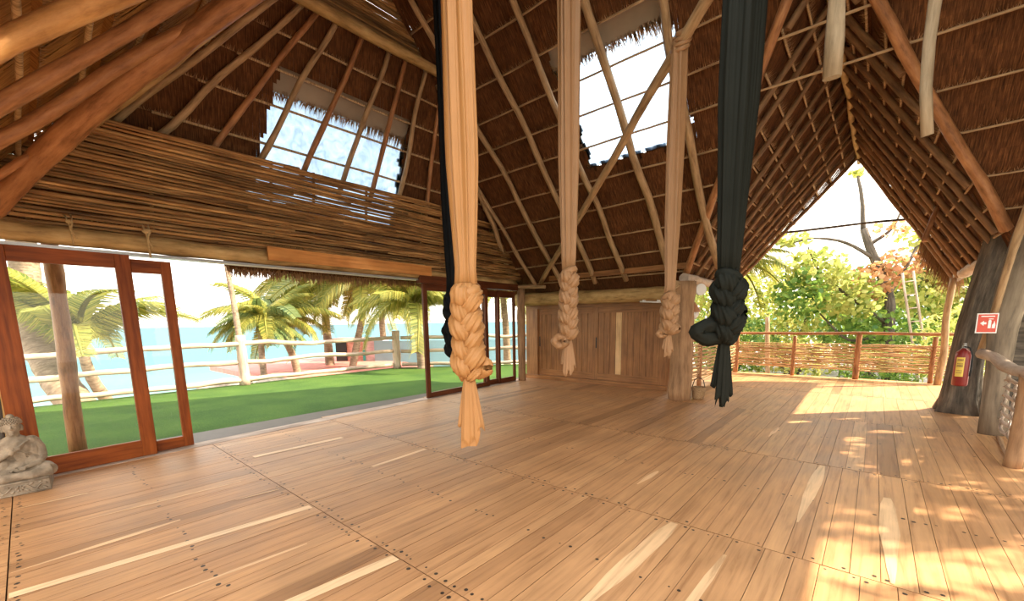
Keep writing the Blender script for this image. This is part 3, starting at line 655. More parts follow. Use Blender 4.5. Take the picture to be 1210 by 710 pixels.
# ================================================================== BACK WALL
log('corner_post', (-6.76, 8.22, 0), (-6.76, 8.22, 2.30), .105, .10, COLUMN_WOOD, 'round corner post between glass doors and wooden cupboard', 'post', amp=.01, sides=14)
log('short_log', (-6.95, 8.15, 2.36), (-6.0, 8.2, 2.30), .045, .04, PALE_POLE, 'short pale pole lying on top of the corner post', 'pole', amp=.01)
log('wall_beam', (-7.1, 8.5, 2.05), (-2.85, 8.45, 2.0), .16, .14, BEAM_WOOD, 'thick adzed log beam above the wooden cupboard', 'beam', amp=.02, n=16, sides=14, seed=620)
cab = thing('cupboard', 'wide wooden cupboard wall with two vertical-board sliding doors', 'cupboard', (-7.0, 8.72, 0))
def cp(n, lo, hi, m=CAB, par=None, bv=.003, long=None):
    b = MB(); b.box(Vector(lo)-Vector((-7.0, 8.72, 0)), Vector(hi)-Vector((-7.0, 8.72, 0)), long=long)
    return b.build(n, m, par or cab, bevel=bv)
cp('frame_top', (-7.0, 8.70, 1.80), (-3.2, 8.80, 1.95)); cp('plinth', (-7.0, 8.66, 0), (-3.2, 8.80, .10)); cp('back_panel', (-6.95, 8.80, .1), (-3.25, 8.83, 1.85), CEDAR_DARK)
cp('side_stile', (-7.0, 8.70, .1), (-6.62, 8.80, 1.8)); cp('side_stile', (-3.32, 8.70, .1), (-3.2, 8.80, 1.8))
for k, (xa, xb, oy) in enumerate(((-6.62, -4.93, 8.75), (-4.95, -3.32, 8.72))):
    d = cp('cupboard_door', (xa, oy, .10), (xa+.09, oy+.035, 1.80))
    cp('door_stile', (xb-.09, oy, .10), (xb, oy+.035, 1.80), par=d); cp('top_rail', (xa+.09, oy, 1.66), (xb-.09, oy+.035, 1.80), par=d); cp('bottom_rail', (xa+.09, oy, .10), (xb-.09, oy+.035, .26), par=d)
    n = 10; xw = (xb-xa-.18)/n
    for j in range(n):
        sap = (k == 1 and j == 3)
        o = cp('board', (xa+.09+j*xw+.003, oy+.012, .26), (xa+.09+(j+1)*xw-.003, oy+.028, 1.66), CAB_LIGHT if sap else CAB, par=d, bv=.003)
    cp('handle', (xa+.03, oy-.012, .85), (xa+.055, oy, 1.1), DARK, par=d)
mb = MB(); mb.tube([(-3.68, 8.30, 1.86), (-3.24, 8.30, 1.83)], .016, 10); mb.box((-3.62, 8.29, 1.85), (-3.60, 8.46, 1.89)); mb.box((-3.32, 8.29, 1.84), (-3.30, 8.46, 1.88)); tag(mb.build('tube_lamp', WHITE), 'short white tube lamp under the back beam', 'lamp')
# big column
cpts = [Vector((-2.68+.015*sin(k), 7.92, 2.16*k/9)) for k in range(10)]
log('main_column', (-2.68, 7.92, 0), (-2.68, 7.92, 2.16), .19, .20, COLUMN_WOOD, 'thick natural log column at the end of the cupboard wall', 'column', n=12, sides=20, seed=640, lump=.10, amp=.02)
log('stub_log', (-2.75, 7.62, 2.10), (-2.75, 8.5, 2.12), .075, .075, PALE_POLE, 'round log end sticking out at the column top', 'log', amp=.005, sides=14)
log('wing_plate_log', (-2.72, 8.0, 2.24), (-2.95, 13.4, 2.26), .085, .08, DRIFT, 'pale plate log carrying the left side of the wing roof', 'beam', amp=.02, n=16, seed=641)
log('wing_plate_log', (1.22, 8.9, 2.32), (1.27, 13.5, 2.30), .085, .10, DRIFT, 'pale plate log carrying the right side of the wing roof', 'beam', amp=.03, n=16, seed=642)
# fittings behind the column
mb = MB(); mb.tube([(-2.475, 8.15, 2.02), (-2.44, 8.12, 2.02)], .105, 24); o = tag(mb.build('round_plaque', WHITE, bevel=.006), 'small white round plaque high behind the column', 'plaque')
lp = thing('pendant_lamp', 'terracotta cone shade hanging behind the column', 'lamp', (-2.66, 8.4, 1.62))
b = MB(); b.lathe((0, 0, 0), [(.145, 0), (.13, .05), (.05, .16), (.02, .2), (.018, .2), (.045, .155), (.12, .045), (.138, 0), (.145, 0)], 24); b.build('cone_shade', SHADE, lp)
b = MB(); b.lathe((0, 0, -.12), [(.001, -.02), (.06, -.01), (.105, .05), (.115, .12), (.10, .125)], 20); b.build('white_diffuser', WHITE, lp)
b = MB(); b.tube([(0, 0, .19), (0, 0, .60)], .006, 6); b.build('cord', DARK, lp)
bk = thing('basket', 'small wicker basket on the floor behind the column', 'basket', (-2.40, 8.12, 0))
b = MB(); b.lathe((0, 0, .003), [(.001, 0), (.09, 0), (.105, .06), (.12, .16), (.125, .22), (.115, .22), (.10, .1), (.085, .02), (.001, .02)], 22); b.build('woven_body', WICKER, bk)
b = MB(); b.tube([(.12*cos(t), .12*sin(t), .225) for t in [k*pi/10 for k in range(21)]], .01, 8, cap=False); b.build('rim', WICKER, bk)
b = MB(); b.tube([(-.115, 0, .22), (-.08, 0, .36), (0, 0, .41), (.08, 0, .36), (.115, 0, .22)], .008, 8); b.build('handle', DARK, bk)

# ================================================================== DECK BALUSTRADES
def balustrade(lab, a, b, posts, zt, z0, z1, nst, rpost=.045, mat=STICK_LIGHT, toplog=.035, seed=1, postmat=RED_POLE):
    root = thing('balustrade', lab, 'railing', a); a, b = Vector(a), Vector(b); A = Vector((0, 0, 0)); D = b-a; rnd = random.Random(seed)
    for f, h, r in posts:
        m = MB(); logm(m, D*f+Vector((0, 0, .0)), D*f+Vector((rnd.uniform(-.02, .02), 0, h)), r, r*.95, amp=.008); m.build('post', postmat, root)
    m = MB(); logm(m, A+Vector((0, 0, zt)), D+Vector((0, 0, zt)), toplog, toplog, amp=.015, n=24); m.build('top_rail', postmat, root)
    m = MB(); t = D.normalized(); nrm_ = t.cross(Vector((0, 0, 1))); L = D.length
    for i in range(nst):
        z = z0+(z1-z0)*(i+.5)/nst; y = -.05-rnd.random()*.5
        while y < L:
            ye = min(L, y+rnd.uniform(1.2, 2.6)); n = 10; r = rnd.uniform(.010, .019); j = rnd.uniform(-.012, .012)
            pts = []
            for k in range(n+1):
                s = max(0, y)+(ye-max(0, y))*k/n
                pts.append(t*s+nrm_*(.028*sin(s*5+i*pi))+Vector((0, 0, z+j*(k/n-.5)*2+rnd.uniform(-.006, .006))))
            m.tube(pts, r, 6); y = ye-.1
            if ye >= L: break
    m.build('woven_sticks', mat, root)
    return root
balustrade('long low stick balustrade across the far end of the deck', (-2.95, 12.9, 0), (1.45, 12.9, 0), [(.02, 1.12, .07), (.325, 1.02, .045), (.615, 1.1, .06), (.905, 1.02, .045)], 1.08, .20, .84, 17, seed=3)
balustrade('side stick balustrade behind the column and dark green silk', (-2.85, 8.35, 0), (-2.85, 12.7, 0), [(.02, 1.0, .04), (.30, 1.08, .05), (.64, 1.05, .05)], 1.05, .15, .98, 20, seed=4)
balustrade('near right stick railing with curved driftwood handrail', (1.15, 6.2, 0), (1.25, 7.55, 0), [(.0, .92, .065)], .02, .16, .80, 13, toplog=.02, seed=5, postmat=COLUMN_WOOD, mat=DRIFT)
pts = [(1.02, 7.62, 1.02), (1.10, 7.40, .99), (1.15, 7.1, .92), (1.15, 6.7, .91), (1.15, 6.3, .93), (1.17, 5.8, .94), (1.2, 5.2, .95), (1.2, 4.6, .95)]
log('handrail_log', pts[0], pts[-1], .06, .06, DRIFT, 'curved pale driftwood handrail at the right edge', 'handrail', pts=[Vector(p) for p in pts], lump=.1, sides=14)
log('side_post', (1.2, 4.6, 0), (1.2, 4.6, .92), .06, .055, COLUMN_WOOD, 'post under the near end of the driftwood handrail', 'post')
# right hand trunk posts
tp = [Vector(p) for p in [(1.12, 9.35, 0), (1.10, 9.3, .25), (1.10, 9.25, .7), (1.13, 9.2, 1.3), (1.20, 9.15, 1.9), (1.30, 9.0, 2.6), (1.42, 8.6, 3.1)]]
mb = MB(); mb.tube(tp, [.30, .22, .185, .18, .19, .20, .2], 24, lambda th, f: 1+.16*noise.noise(Vector((cos(th)*2, sin(th)*2, f*3)))*1.5+(.22*max(0, 1-f*6)*cos(th*5)))
tag(mb.build('bark_trunk', BARK), 'dark bark-covered trunk with flared roots holding the extinguisher', 'trunk')
mb = MB(); mb.tube([(1.24, 7.78, -.0), (1.22, 7.78, .4), (1.20, 7.78, .9), (1.19, 7.8, 1.3), (1.24, 7.9, 1.8), (1.32, 8.0, 2.4), (1.4, 8.05, 2.8)], [.13, .115, .11, .13, .14, .15, .15], 20, lambda th, f: 1+.10*noise.noise(Vector((cos(th)*1.5, sin(th)*1.5, f*4))), sq=(1, .6))
tag(mb.build('grey_trunk_post', GREYTRUNK), 'broad smooth grey-brown trunk post bearing the red sign', 'post')
log('leaning_pole', (1.06, 8.0, 1.0), (1.16, 7.0, 2.98), .034, .04, PALE_POLE, 'pale pole leaning against the trunks at the right edge', 'pole', amp=.03)
log('deck_post', (1.13, 12.7, 0), (1.16, 12.7, 2.25), .062, .055, PALE_POLE, 'slim pale post at the right end of the far deck', 'post', amp=.03, seed=661)
mb = MB(); mb.box((1.3, 8.9, 0), (4.2, 9.0, 2.0)); struct(mb.build('wall_right', BARK), 'dark partition behind the right-hand trunks')
# extinguisher
ex = thing('fire_extinguisher', 'red fire extinguisher hung on the bark trunk', 'fire extinguisher', (1.02, 8.90, .46))
b = MB(); b.lathe((0, 0, 0), [(.001, 0), (.075, 0), (.085, .02), (.085, .44), (.075, .49), (.04, .53), (.028, .55), (.001, .55)], 28); b.build('cylinder', RED, ex)
b = MB(); b.lathe((0, 0, .55), [(.024, -.01), (.024, .04), (.001, .04)], 14); b.box((-.012, -.07, .585), (.012, .05, .60)); b.box((-.012, -.08, .61), (.012, .03, .622)); b.build('valve', METAL, ex)
b = MB(); b.tube([(.0, -.03, .57), (.05, -.07, .56), (.085, -.06, .45), (.09, -.05, .25), (.085, -.05, .15)], .012, 8); b.build('hose', DARK, ex)
b = MB()
for k in range(8):
    a0, a1 = -2.45+k*.13, -2.45+(k+1)*.13
    b.quad((.0862*cos(a0), .0862*sin(a0), .14), (.0862*cos(a1), .0862*sin(a1), .14), (.0862*cos(a1), .0862*sin(a1), .42), (.0862*cos(a0), .0862*sin(a0), .42))
b.build('yellow_label', YELLOW, ex)
b = MB()
for zz, h in ((.37, .025), (.32, .012), (.28, .03), (.22, .012), (.19, .012)):
    for k in range(1, 7):
        a0, a1 = -2.43+k*.125, -2.43+(k+1)*.125-.03
        b.quad((.0868*cos(a0), .0868*sin(a0), zz), (.0868*cos(a1), .0868*sin(a1), zz), (.0868*cos(a1), .0868*sin(a1), zz+h), (.0868*cos(a0), .0868*sin(a0), zz+h))
b.build('label_print', plain('label_ink', (.25, .12, .05)), ex)
# sign: red square, white border, flame and extinguisher pictogram
sg = thing('fire_sign', 'square red and white fire extinguisher sign on the grey trunk post', 'sign', (1.04, 7.68, 1.385)); sg.rotation_euler = (0, 0, radians(14))
def sgp(n, polys, m, y):
    b = MB()
    for P_ in polys:
        i0 = len(b.v); N = len(P_)
        for x, z in P_: b.v.append((x, y, z))
        for x, z in P_: b.v.append((x, y+.004, z))
        b.face(list(range(i0, i0+N))); b.face(list(range(i0+N, i0+2*N))[::-1])
        for k in range(N): b.face((i0+k, i0+(k+1) % N, i0+N+(k+1) % N, i0+N+k))
    b.build(n, m, sg)
sgp('backing', [[(-.095, -.12), (.095, -.12), (.095, .12), (-.095, .12)]], WHITE, .004)
sgp('red_field', [[(-.083, -.108), (.083, -.108), (.083, .108), (-.083, .108)]], SIGNRED, 0)
sgp('pictogram', [[(-.062, .0), (-.03, .03), (-.03, .012), (-.008, .012), (-.008, -.012), (-.03, -.012), (-.03, -.03)],
                  [(.008, -.06), (.034, -.06), (.034, .03), (.025, .042), (.017, .042), (.008, .03)], [(.008, .047), (.05, .047), (.05, .056), (.008, .056)],
                  [(.044, -.06), (.07, -.06), (.072, -.02), (.06, .03), (.054, -.005), (.044, -.02)],
                  [(-.06, .078), (.06, .078), (.06, .09), (-.06, .09)]], WHITE, -.004)

# ================================================================== SILKS
def silk(lab, x, y, ztop, zk0, zk1, zend, wt, wk, wb, mat, phase=0, nf=9, face=radians(41), loop=None, tailflare=1.5, lean=0, lobes=0):
    root = thing('aerial_silk', lab, 'aerial silk', (x, y, zk0))
    right = Vector((cos(face), sin(face), 0)); fwd = Vector((-sin(face), cos(face), 0))
    def Lp(a, b, z): return right*a+fwd*b+Vector((0, 0, z-zk0))
    rnd = random.Random(int(phase*100)+5)
    # hanging length: gathered cloth, pleats run down
    m = MB(); N = 22; pts = []; rd = []
    for k in range(N+1):
        f = k/N; z = zk0-.02+(ztop-zk0+.02)*f
        pts.append(Lp(lean*f, 0, z)); w_ = wt*(.60+.40*min(1, f*3.5))*(1+.05*sin(f*7+phase))
        rd.append(w_/2 if f > .0 else wk*.3)
    ph2 = phase
    def md(th, f):
        return 1+.20*sin(nf*th+ph2+f*1.5+.6*sin(2*th))+.09*sin((nf*2-3)*th+f*4+ph2*2)+.04*sin(29*th+ph2)
    m.tube(pts, rd, 96, md, sq=(1, .6), up=right); m.build('hanging_fabric', mat, root)
    # braid of three fat pleated strands
    m = MB(); L = zk0-zk1; tw = max(1.05, L/(wk*1.75)); sr = wk*.30
    for s in range(3):
        pts = []; rd = []; N = int(26*tw)
        for k in range(N+1):
            f = k/N; t = 2*pi*tw*f+2*pi*s/3*1.0+phase; e = min(1, sin(pi*min(1, max(0, f*.94+.03)))*2.4)
            pts.append(Lp(wk*.24*sin(t)*e, wk*.24*sin(2*t)*e, zk0-L*f))
            rd.append(sr*(.60+.40*e)*(1+.16*sin(1.7*t+s*2+phase)))
        m.tube(pts, rd, 60, lambda th, f: 1+.09*sin(7*th+f*20+s)+.06*sin(12*th-f*30+s*2)+.03*sin(23*th), up=right, twist=7)
    # collar where the strand is caught
    P_ = [Lp(wk*.30*cos(t), wk*.24*sin(t), zk0-.035+.03*sin(t+phase)) for t in [k*2*pi/16 for k in range(17)]]
    m.tube(P_, sr*.62, 20, lambda th, f: 1+.07*sin(6*th+f*9), cap=False)
    if loop:
        for (a, z, ra, rz, r_) in loop:
            N = 22; P_ = [Lp(a+ra*cos(t), wk*.25*sin(t*.5)-.02, z+rz*sin(t)) for t in [k*2*pi/N for k in range(N+1)]]
            m.tube(P_, [r_*(1+.12*sin(k*1.3)) for k in range(N+1)], 28, lambda th, f: 1+.07*sin(6*th+f*20)+.04*sin(11*th), cap=False)
    m.build('braided_knot', mat, root)
    # loose tail: two pleated leaves of different length
    m = MB(); L2 = zk1-zend
    for j, (dx, ll, ww) in enumerate(((0, 1.0, .55), (wb*.24, .84, .55), (-wb*.22, .74, .5))):
        N = 14; pts = []; rd = []
        for k in range(N+1):
            f = k/N; pts.append(Lp(dx*f, .012*j, zk1+.04-(L2*ll+.04)*f)); rd.append(wb*.5*ww*(.75+(tailflare-.75)*f**.8))
        m.tube(pts, rd, 56, lambda th, f, j=j: 1+(.16+.14*f)*sin(6*th+j*2+phase)+.07*sin(15*th+j), sq=(1, .42), up=right)
    v2 = []
    for p in m.v:
        h = max(0, min(1, -(p[2]+(zk0-zk1))/L2)); a_ = p[0]*right.x+p[1]*right.y
        v2.append((p[0], p[1], p[2]+h*h*h*(.035*sin(a_*95+phase)+.25*a_*(1 if phase < 2.5 else -1)+.02*sin(a_*260))))
    m.v = v2; m.build('loose_tail', mat, root)
    return root
silk('thick beige silk with a long braided knot, nearest and left', -2.25, 2.11, 4.85, 1.76, 1.09, .605, .178, .225, .15, SILK_BEIGE, .3, 9, loop=[(.085, 1.17, .055, .05, .042)], tailflare=1.45, lean=-.0)
silk('slim black silk hanging close behind the nearest beige silk', -3.02, 2.68, 4.9, 1.80, 1.18, 1.08, .16, .20, .10, SILK_BLACK, 1.1, 7, loop=[(-.05, 1.42, .04, .05, .045)])
silk('middle beige silk braided in front of the cupboard doors', -2.6, 3.99, 6.1, 2.06, 1.30, .91, .195, .20, .13, SILK_PALE, 2.0, 10, loop=[(-.09, 1.27, .06, .05, .040)], tailflare=1.4)
silk('thinnest pale silk tied to the diagonal pole by the column', -1.93, 5.22, 4.60, 1.80, 1.33, 1.06, .16, .20, .10, SILK_PALE, 3.1, 6, loop=[(.05, 1.38, .055, .045, .036), (-.08, 1.32, .035, .03, .03)], lean=-.0)
silk('dark green almost black silk with bulky knot at right', -.82, 3.34, 5.95, 1.82, 1.33, .875, .225, .20, .14, SILK_GREEN, 4.2, 6, loop=[(-.10, 1.40, .09, .045, .055), (.02, 1.70, .05, .07, .055), (.04, 1.53, .05, .05, .05)], tailflare=1.15)
# wrap of the pale silk round the pole
mb = MB()
for k in range(4):
    c = Vector((-1.93+.02*k, 5.24-.012*k, 4.60+(k-1.5)*.045))
    mb.tube([c+Vector((.085*cos(t), .085*sin(t)*.8, .05*sin(t))) for t in [j*pi/8 for j in range(17)]], .026, 10, cap=False)
tag(mb.build('silk_wrap', SILK_PALE), 'pale silk wrapped in turns around the diagonal pole', 'aerial silk')

# ================================================================== STATUE (faces the room, +X)
st = thing('stone_statue', 'carved stone figure seated cross-legged on a floral pedestal', 'statue', (-5.98, -.185, 0)); st.rotation_euler = (0, 0, radians(-4))
b = MB(); b.box((-.20, -.19, 0), (.20, .19, .13)); b.build('pedestal', STONE, st, bevel=.008)
b = MB()                                    # carved vine relief on the front face
for sgn in (-1, 1):
    P_ = [(.203, sgn*(.01+.16*t), .065+.022*sin(t*9)) for t in [k/14 for k in range(15)]]
    b.tube(P_, .006, 6)
    for k in range(5):
        t = .15+.17*k; y0 = sgn*(.01+.16*t)
        b.sphere((.202, y0+sgn*.012, .065+(.028 if k % 2 else -.028)), (.008, .018, .010), 8, 6, mat=Matrix.Rotation(sgn*(.7 if k % 2 else -.7), 3, 'X'))
for k in range(6): b.sphere((.203, .02*cos(k*pi/3), .065+.02*sin(k*pi/3)), (.007, .010, .010), 8, 6)
for zz in (.012, .118): b.tube([(.201, -.185, zz), (.201, .185, zz)], .006, 6)
b.build('carved_vine', STONE, st)
b = MB()
b.sphere((-.02, 0, .22), (.12, .145, .10), 20, 12)                 # hips
b.tube([(-.03, 0, .18), (-.03, 0, .30), (-.025, 0, .40), (-.02, 0, .47), (-.02, 0, .52)], [.115, .098, .112, .10, .042], 20, sq=(.8, 1.15), up=(1, 0, 0))
b.sphere((-.02, .10, .455), (.05, .055, .05)); b.sphere((-.02, -.10, .455), (.05, .055, .05))
b.tube([(-.02, 0, .50), (-.005, 0, .56)], .042, 14)
b.sphere((.005, 0, .605), (.060, .055, .074), 20, 14)              # head
b.tube([(.060, 0, .622), (.070, 0, .598), (.062, 0, .588)], [.006, .011, .008], 8)     # nose
b.sphere((.055, 0, .570), (.012, .019, .006), 10, 6); b.sphere((.052, 0, .560), (.012, .016, .006), 10, 6); b.sphere((.045, 0, .543), (.018, .018, .012))
for s in (-1, 1):
    b.sphere((.052, s*.022, .612), (.009, .014, .006), 10, 6); b.tube([(.058, s*.006, .630), (.056, s*.024, .636), (.045, s*.040, .628)], .004, 6)
    b.tube([(0, s*.056, .625), (-.004, s*.062, .60), (0, s*.058, .565)], [.009, .011, .010], 8)
    b.tube([(-.02, s*.115, .455), (-.015, s*.15, .38), (.01, s*.16, .30)], [.042, .038, .034], 12)                     # upper arm
    b.tube([(.01, s*.16, .30), (.08, s*.13, .25), (.12, s*.05, .235)] if s > 0 else [(.01, s*.16, .30), (.08, s*.11, .33), (.10, s*.03, .38)], [.034, .028, .02], 12)
    b.sphere((-.012, s*.105, .36), (.05, .055, .12)); b.sphere((.03, s*.09, .27), (.06, .07, .06))                      # robe filling the crook of the arm
    b.tube([(-.01, s*.08, .19), (.06, s*.17, .185), (.12, s*.20, .175)], [.075, .068, .055], 14)                          # thigh
    b.tube([(.12, s*.20, .172), (.17, s*.08, .165), (.165, -s*.05, .17)], [.055, .044, .032], 14)                      # shin
    for k in range(6):   # drapery folds over the legs
        b.tube([(.02+.02*k, s*.03, .26-.012*k), (.085+.014*k, s*(.10+.012*k), .235-.012*k), (.14+.004*k, s*(.17+.006*k), .20-.012*k), (.155, s*.20, .15)], [.008, .010, .009, .006], 6)
b.sphere((.125, .035, .235), (.03, .034, .018)); b.sphere((.115, -.015, .39), (.02, .02, .032))
for k in range(4):
    b.tube([(.12, .02+.012*k, .235), (.15, .02+.010*k, .232), (.165, .018+.01*k, .222)], .0065, 6)
    b.tube([(.115, -.024+.007*k, .40), (.118, -.024+.007*k, .44-.004*abs(k-1.5))], .0055, 6)
b.tube([(.12, .0, .24), (.145, -.015, .245)], .007, 6); b.tube([(.11, .0, .385), (.125, .012, .405)], .006, 6)
for k in range(7):       # folds across the chest
    b.tube([(.045-.01*abs(k-3)*.5, -.085+.010*k, .455-.02*k*.6), (.075, -.02+.005*k, .40-.02*k), (.068, .05+.006*k, .36-.022*k), (.02, .115, .33-.022*k)], .0065, 6)
for k in range(3): b.tube([(.03, .09-.01*k, .47-.012*k), (.078, .03, .43-.014*k), (.07, -.05, .39-.014*k), (.03, -.11, .36)], .007, 6)
fig = b.build('seated_figure', STONE, st)
rm = fig.modifiers.new('fuse', 'REMESH'); rm.mode = 'VOXEL'; rm.voxel_size = .0042; rm.use_smooth_shade = True
b = MB()
b.sphere((-.014, 0, .650), (.066, .062, .046), 18, 10)
for i in range(5):
    z = .640+.012*i; r_ = .066*sqrt(max(.05, 1-((z-.640)/.062)**2))
    for k in range(22): b.sphere((-.012+r_*cos(k*2*pi/22+i*.15), r_*sin(k*2*pi/22+i*.15), z), .0075, 6, 5)
b.sphere((-.012, 0, .70), (.028, .028, .028), 12, 8)
b.build('curled_hair', STONE, st)

# ================================================================== OUTSIDE LEFT
def ground(nm, pts, mat, lab, z=None, sub=0):
    mb = MB(); i0 = len(mb.v)
    for p in pts: mb.v.append(p)
    mb.face(list(range(len(pts)))); return struct(mb.build(nm, mat), lab)
mb = MB(); mb.box((-13.3, -8, -.6), (-6.5, 8.8, -.12)); 
i0 = len(mb.v); P_ = [(-13.3, 8.8), (-6.5, 8.8), (-6.5, 16.5)]
for z in (-.12, -.6):
    for p in P_: mb.v.append((p[0], p[1], z))
mb.face((i0, i0+1, i0+2)); mb.face((i0, i0+2, i0+5, i0+3)); mb.face((i0+3, i0+5, i0+4))
struct(mb.build('lawn', GRASS), 'green lawn outside the sliding doors')
ground('beach', [(-60, -60, -5.4), (-13, -60, -.6), (-13, 80, -.6), (-60, 80, -5.4)], SAND, 'white sand sloping to the sea')
ground('sea', [(-9000, -9000, -2.5), (60, -9000, -2.5), (60, 9000, -2.5), (-9000, 9000, -2.5)], SEA, 'turquoise sea out to the horizon')
ground('garden_ground', [(-13, 8.0, -.56), (-6.6, 8.0, -.56), (-6.6, -3, -.56), (12, -3, -.56), (40, 60, -.56), (-13, 60, -.56)], GRAVEL, 'grey gravel ground behind the deck')
def fence(lab, a, b, posts, seed):
    root = thing('rustic_fence', lab, 'fence', a); D = Vector(b)-Vector(a); rnd = random.Random(seed)
    for f, r in posts:
        m = MB(); logm(m, D*f+Vector((0, 0, 0)), D*f+Vector((0, 0, 1.36)), r*1.3, r*1.2, amp=.02, n=8); m.build('post', DRIFT, root)
    for z in (1.10, .62, .14):
        m = MB(); logm(m, D*-.0+Vector((0, 0, z)), D+Vector((0, 0, z+rnd.uniform(-.03, .03))), .068, .06, amp=.05, n=26, sides=8); m.build('rail', DRIFT, root)
    return root
fence('long three-rail pole fence along the lawn edge before the sea', (-13.05, -7, -.12), (-13.05, 8.76, -.12), [(.12, .09), (.40, .09), (.686, .095), (.997, .11)], 5)
fence('three-rail pole fence turning away right from the corner post', (-12.95, 8.85, -.12), (-8.7, 13.2, -.12), [(.45, .08), (.98, .08)], 6)

# palms
def frond(L, droop, nleaf, rnd, wl_=.55, lw=.010):
    m = MB(); pts = []; N = 12
    for k in range(N+1):
        f = k/N; pts.append(Vector((L*f*(1-.18*f*droop), 0, L*(.42*f-.62*droop*f*f))))
    m.tube(pts, [.028*(1-.8*k/N) for k in range(N+1)], 5)
    for i in range(nleaf):
        f = .10+.9*i/nleaf; k = min(N-1, int(f*N)); u = f*N-k; p = pts[k].lerp(pts[k+1], u); t = (pts[k+1]-pts[k]).normalized()
        for s in (-1, 1):
            ll = wl_*L*.5*(1.15-abs(f-.4))*rnd.uniform(.85, 1.1); sd = Vector((0, s, 0))
            d1 = (sd*.75+t*.55+Vector((0, 0, .10))).normalized(); d2 = (sd*.45+t*.5+Vector((0, 0, -.75-.3*droop))).normalized()
            w0 = t*lw; mid = p+d1*ll*.45; end = mid+d2*ll*.6
            i0 = len(m.v); m.v += [tuple(p-w0*.5), tuple(p+w0*.5), tuple(mid+w0*.6), tuple(mid-w0*.6), tuple(end)]
            m.face((i0, i0+1, i0+2, i0+3)); m.face((i0+3, i0+2, i0+4))
    return m
frng = random.Random(8)
FR = []
for k in range(4):
    for mt in (FROND, FROND_D):
        mm = frond(1.0, .7+.25*k, 75, frng).build('frond', mt); FR.append(mm.data); bpy.data.objects.remove(mm)
def palm(lab, pts, r, L, nf, seed, mats=(0, 1), elev=(-.2, 1.1), az=None, crown=True):
    root = thing('palm_tree', lab, 'palm tree', pts[0]); rnd = random.Random(seed); o = Vector(pts[0]); P_ = [Vector(p)-o for p in pts]
    # smooth the trunk
    Q = []
    for i in range(len(P_)-1):
        for k in range(5): Q.append(P_[i].lerp(P_[i+1], k/5))
    Q.append(P_[-1])
    for _ in range(3): Q = [Q[0]]+[(Q[i-1]+Q[i]*2+Q[i+1])/4 for i in range(1, len(Q)-1)]+[Q[-1]]
    m = MB(); n = len(Q); m.tube(Q, [r*(1.25-.45*i/n)*(1+.05*(i % 2)) for i in range(n)], 12); m.build('trunk', TRUNKBARK, root)
    for k in range(nf if crown else 0):
        me = FR[rnd.randrange(4)*2+rnd.choice(mats)]; f = bpy.data.objects.new('frond', me); COL.objects.link(f); f.parent = root
        a = 2*pi*k/nf+rnd.uniform(-.25, .25) if az is None else az[k % len(az)]
        f.location = Q[-1]; e_ = rnd.uniform(*elev); f.rotation_euler = (rnd.uniform(-.3, .3), -e_*.8, a); s = L*rnd.uniform(.85, 1.1); f.scale = (s, s, s)
    return root
palm('tall slim palm whose trunk rises beside the fence post', [(-16.39, 4.82, -.9), (-16.69, 4.86, 1.06), (-17.0, 4.88, 2.52), (-17.24, 4.87, 3.54), (-17.5, 4.9, 5.6)], .085, 2.6, 14, 1)
palm('bushy palm with straight trunk in the middle of the lawn view', [(-21.5, 10.3, -1.0), (-21.6, 10.32, -.57), (-21.88, 10.42, 1.2), (-22.2, 10.55, 3.7)], .2, 4.2, 36, 2, (0,), elev=(-.5, 1.1))
palm('leaning palm left of the blue wall', [(-18.85, 10.0, -.9), (-18.81, 10.03, -.72), (-18.73, 10.35, .6), (-18.6, 10.7, 2.0), (-18.55, 10.9, 3.3)], .15, 3.4, 30, 3, (0,), elev=(-.5, 1.1))
palm('low palm with orange frond bases at the fence corner', [(-12.16, 9.18, -.56), (-12.31, 9.24, .64), (-12.47, 9.25, 1.3), (-12.75, 9.3, 2.0)], .14, 2.9, 26, 4, (0,), elev=(-.1, 1.3))
palm('short green palm at the beach left of the bushy one', [(-18.7, 7.53, -.9), (-18.9, 7.45, .3), (-19.6, 7.0, 1.6)], .13, 2.9, 32, 5, (0, 0, 1), elev=(-.6, 1.1))
palm('second beach palm with greener fronds', [(-17.9, 5.9, -.8), (-18.2, 6.0, .6), (-18.6, 6.2, 1.5)], .10, 1.9, 22, 6, (0, 1), elev=(-.6, 1.1))
palm('palm high behind the leaning one', [(-24.5, 15.5, -1.2), (-24.4, 15.3, 1.5), (-24.0, 15.2, 3.8)], .18, 4.2, 30, 7, (0,), elev=(-.5, 1.1))
palm('thick curved palm trunk behind the front glass door', [(-15.6, .75, -.7), (-16.1, .45, .1), (-16.6, .2, 1.1), (-16.95, .18, 2.0), (-17.1, .22, 3.3), (-17.2, .3, 5.2)], .30, 3.0, 14, 8)
palm('yellow-green palm with a great arching frond behind the door', [(-16.5, 1.4, -.8), (-15.6, 1.0, .2), (-15.2, .9, 1.0)], .12, 3.0, 18, 9, (0,), elev=(.5, 1.4))
palm('palm by the far door glass', [(-12.8, 14.5, -.6), (-12.6, 14.2, 1.5), (-12.6, 14.0, 3.0)], .14, 3.0, 26, 10, (0,), elev=(-.5, 1.1))
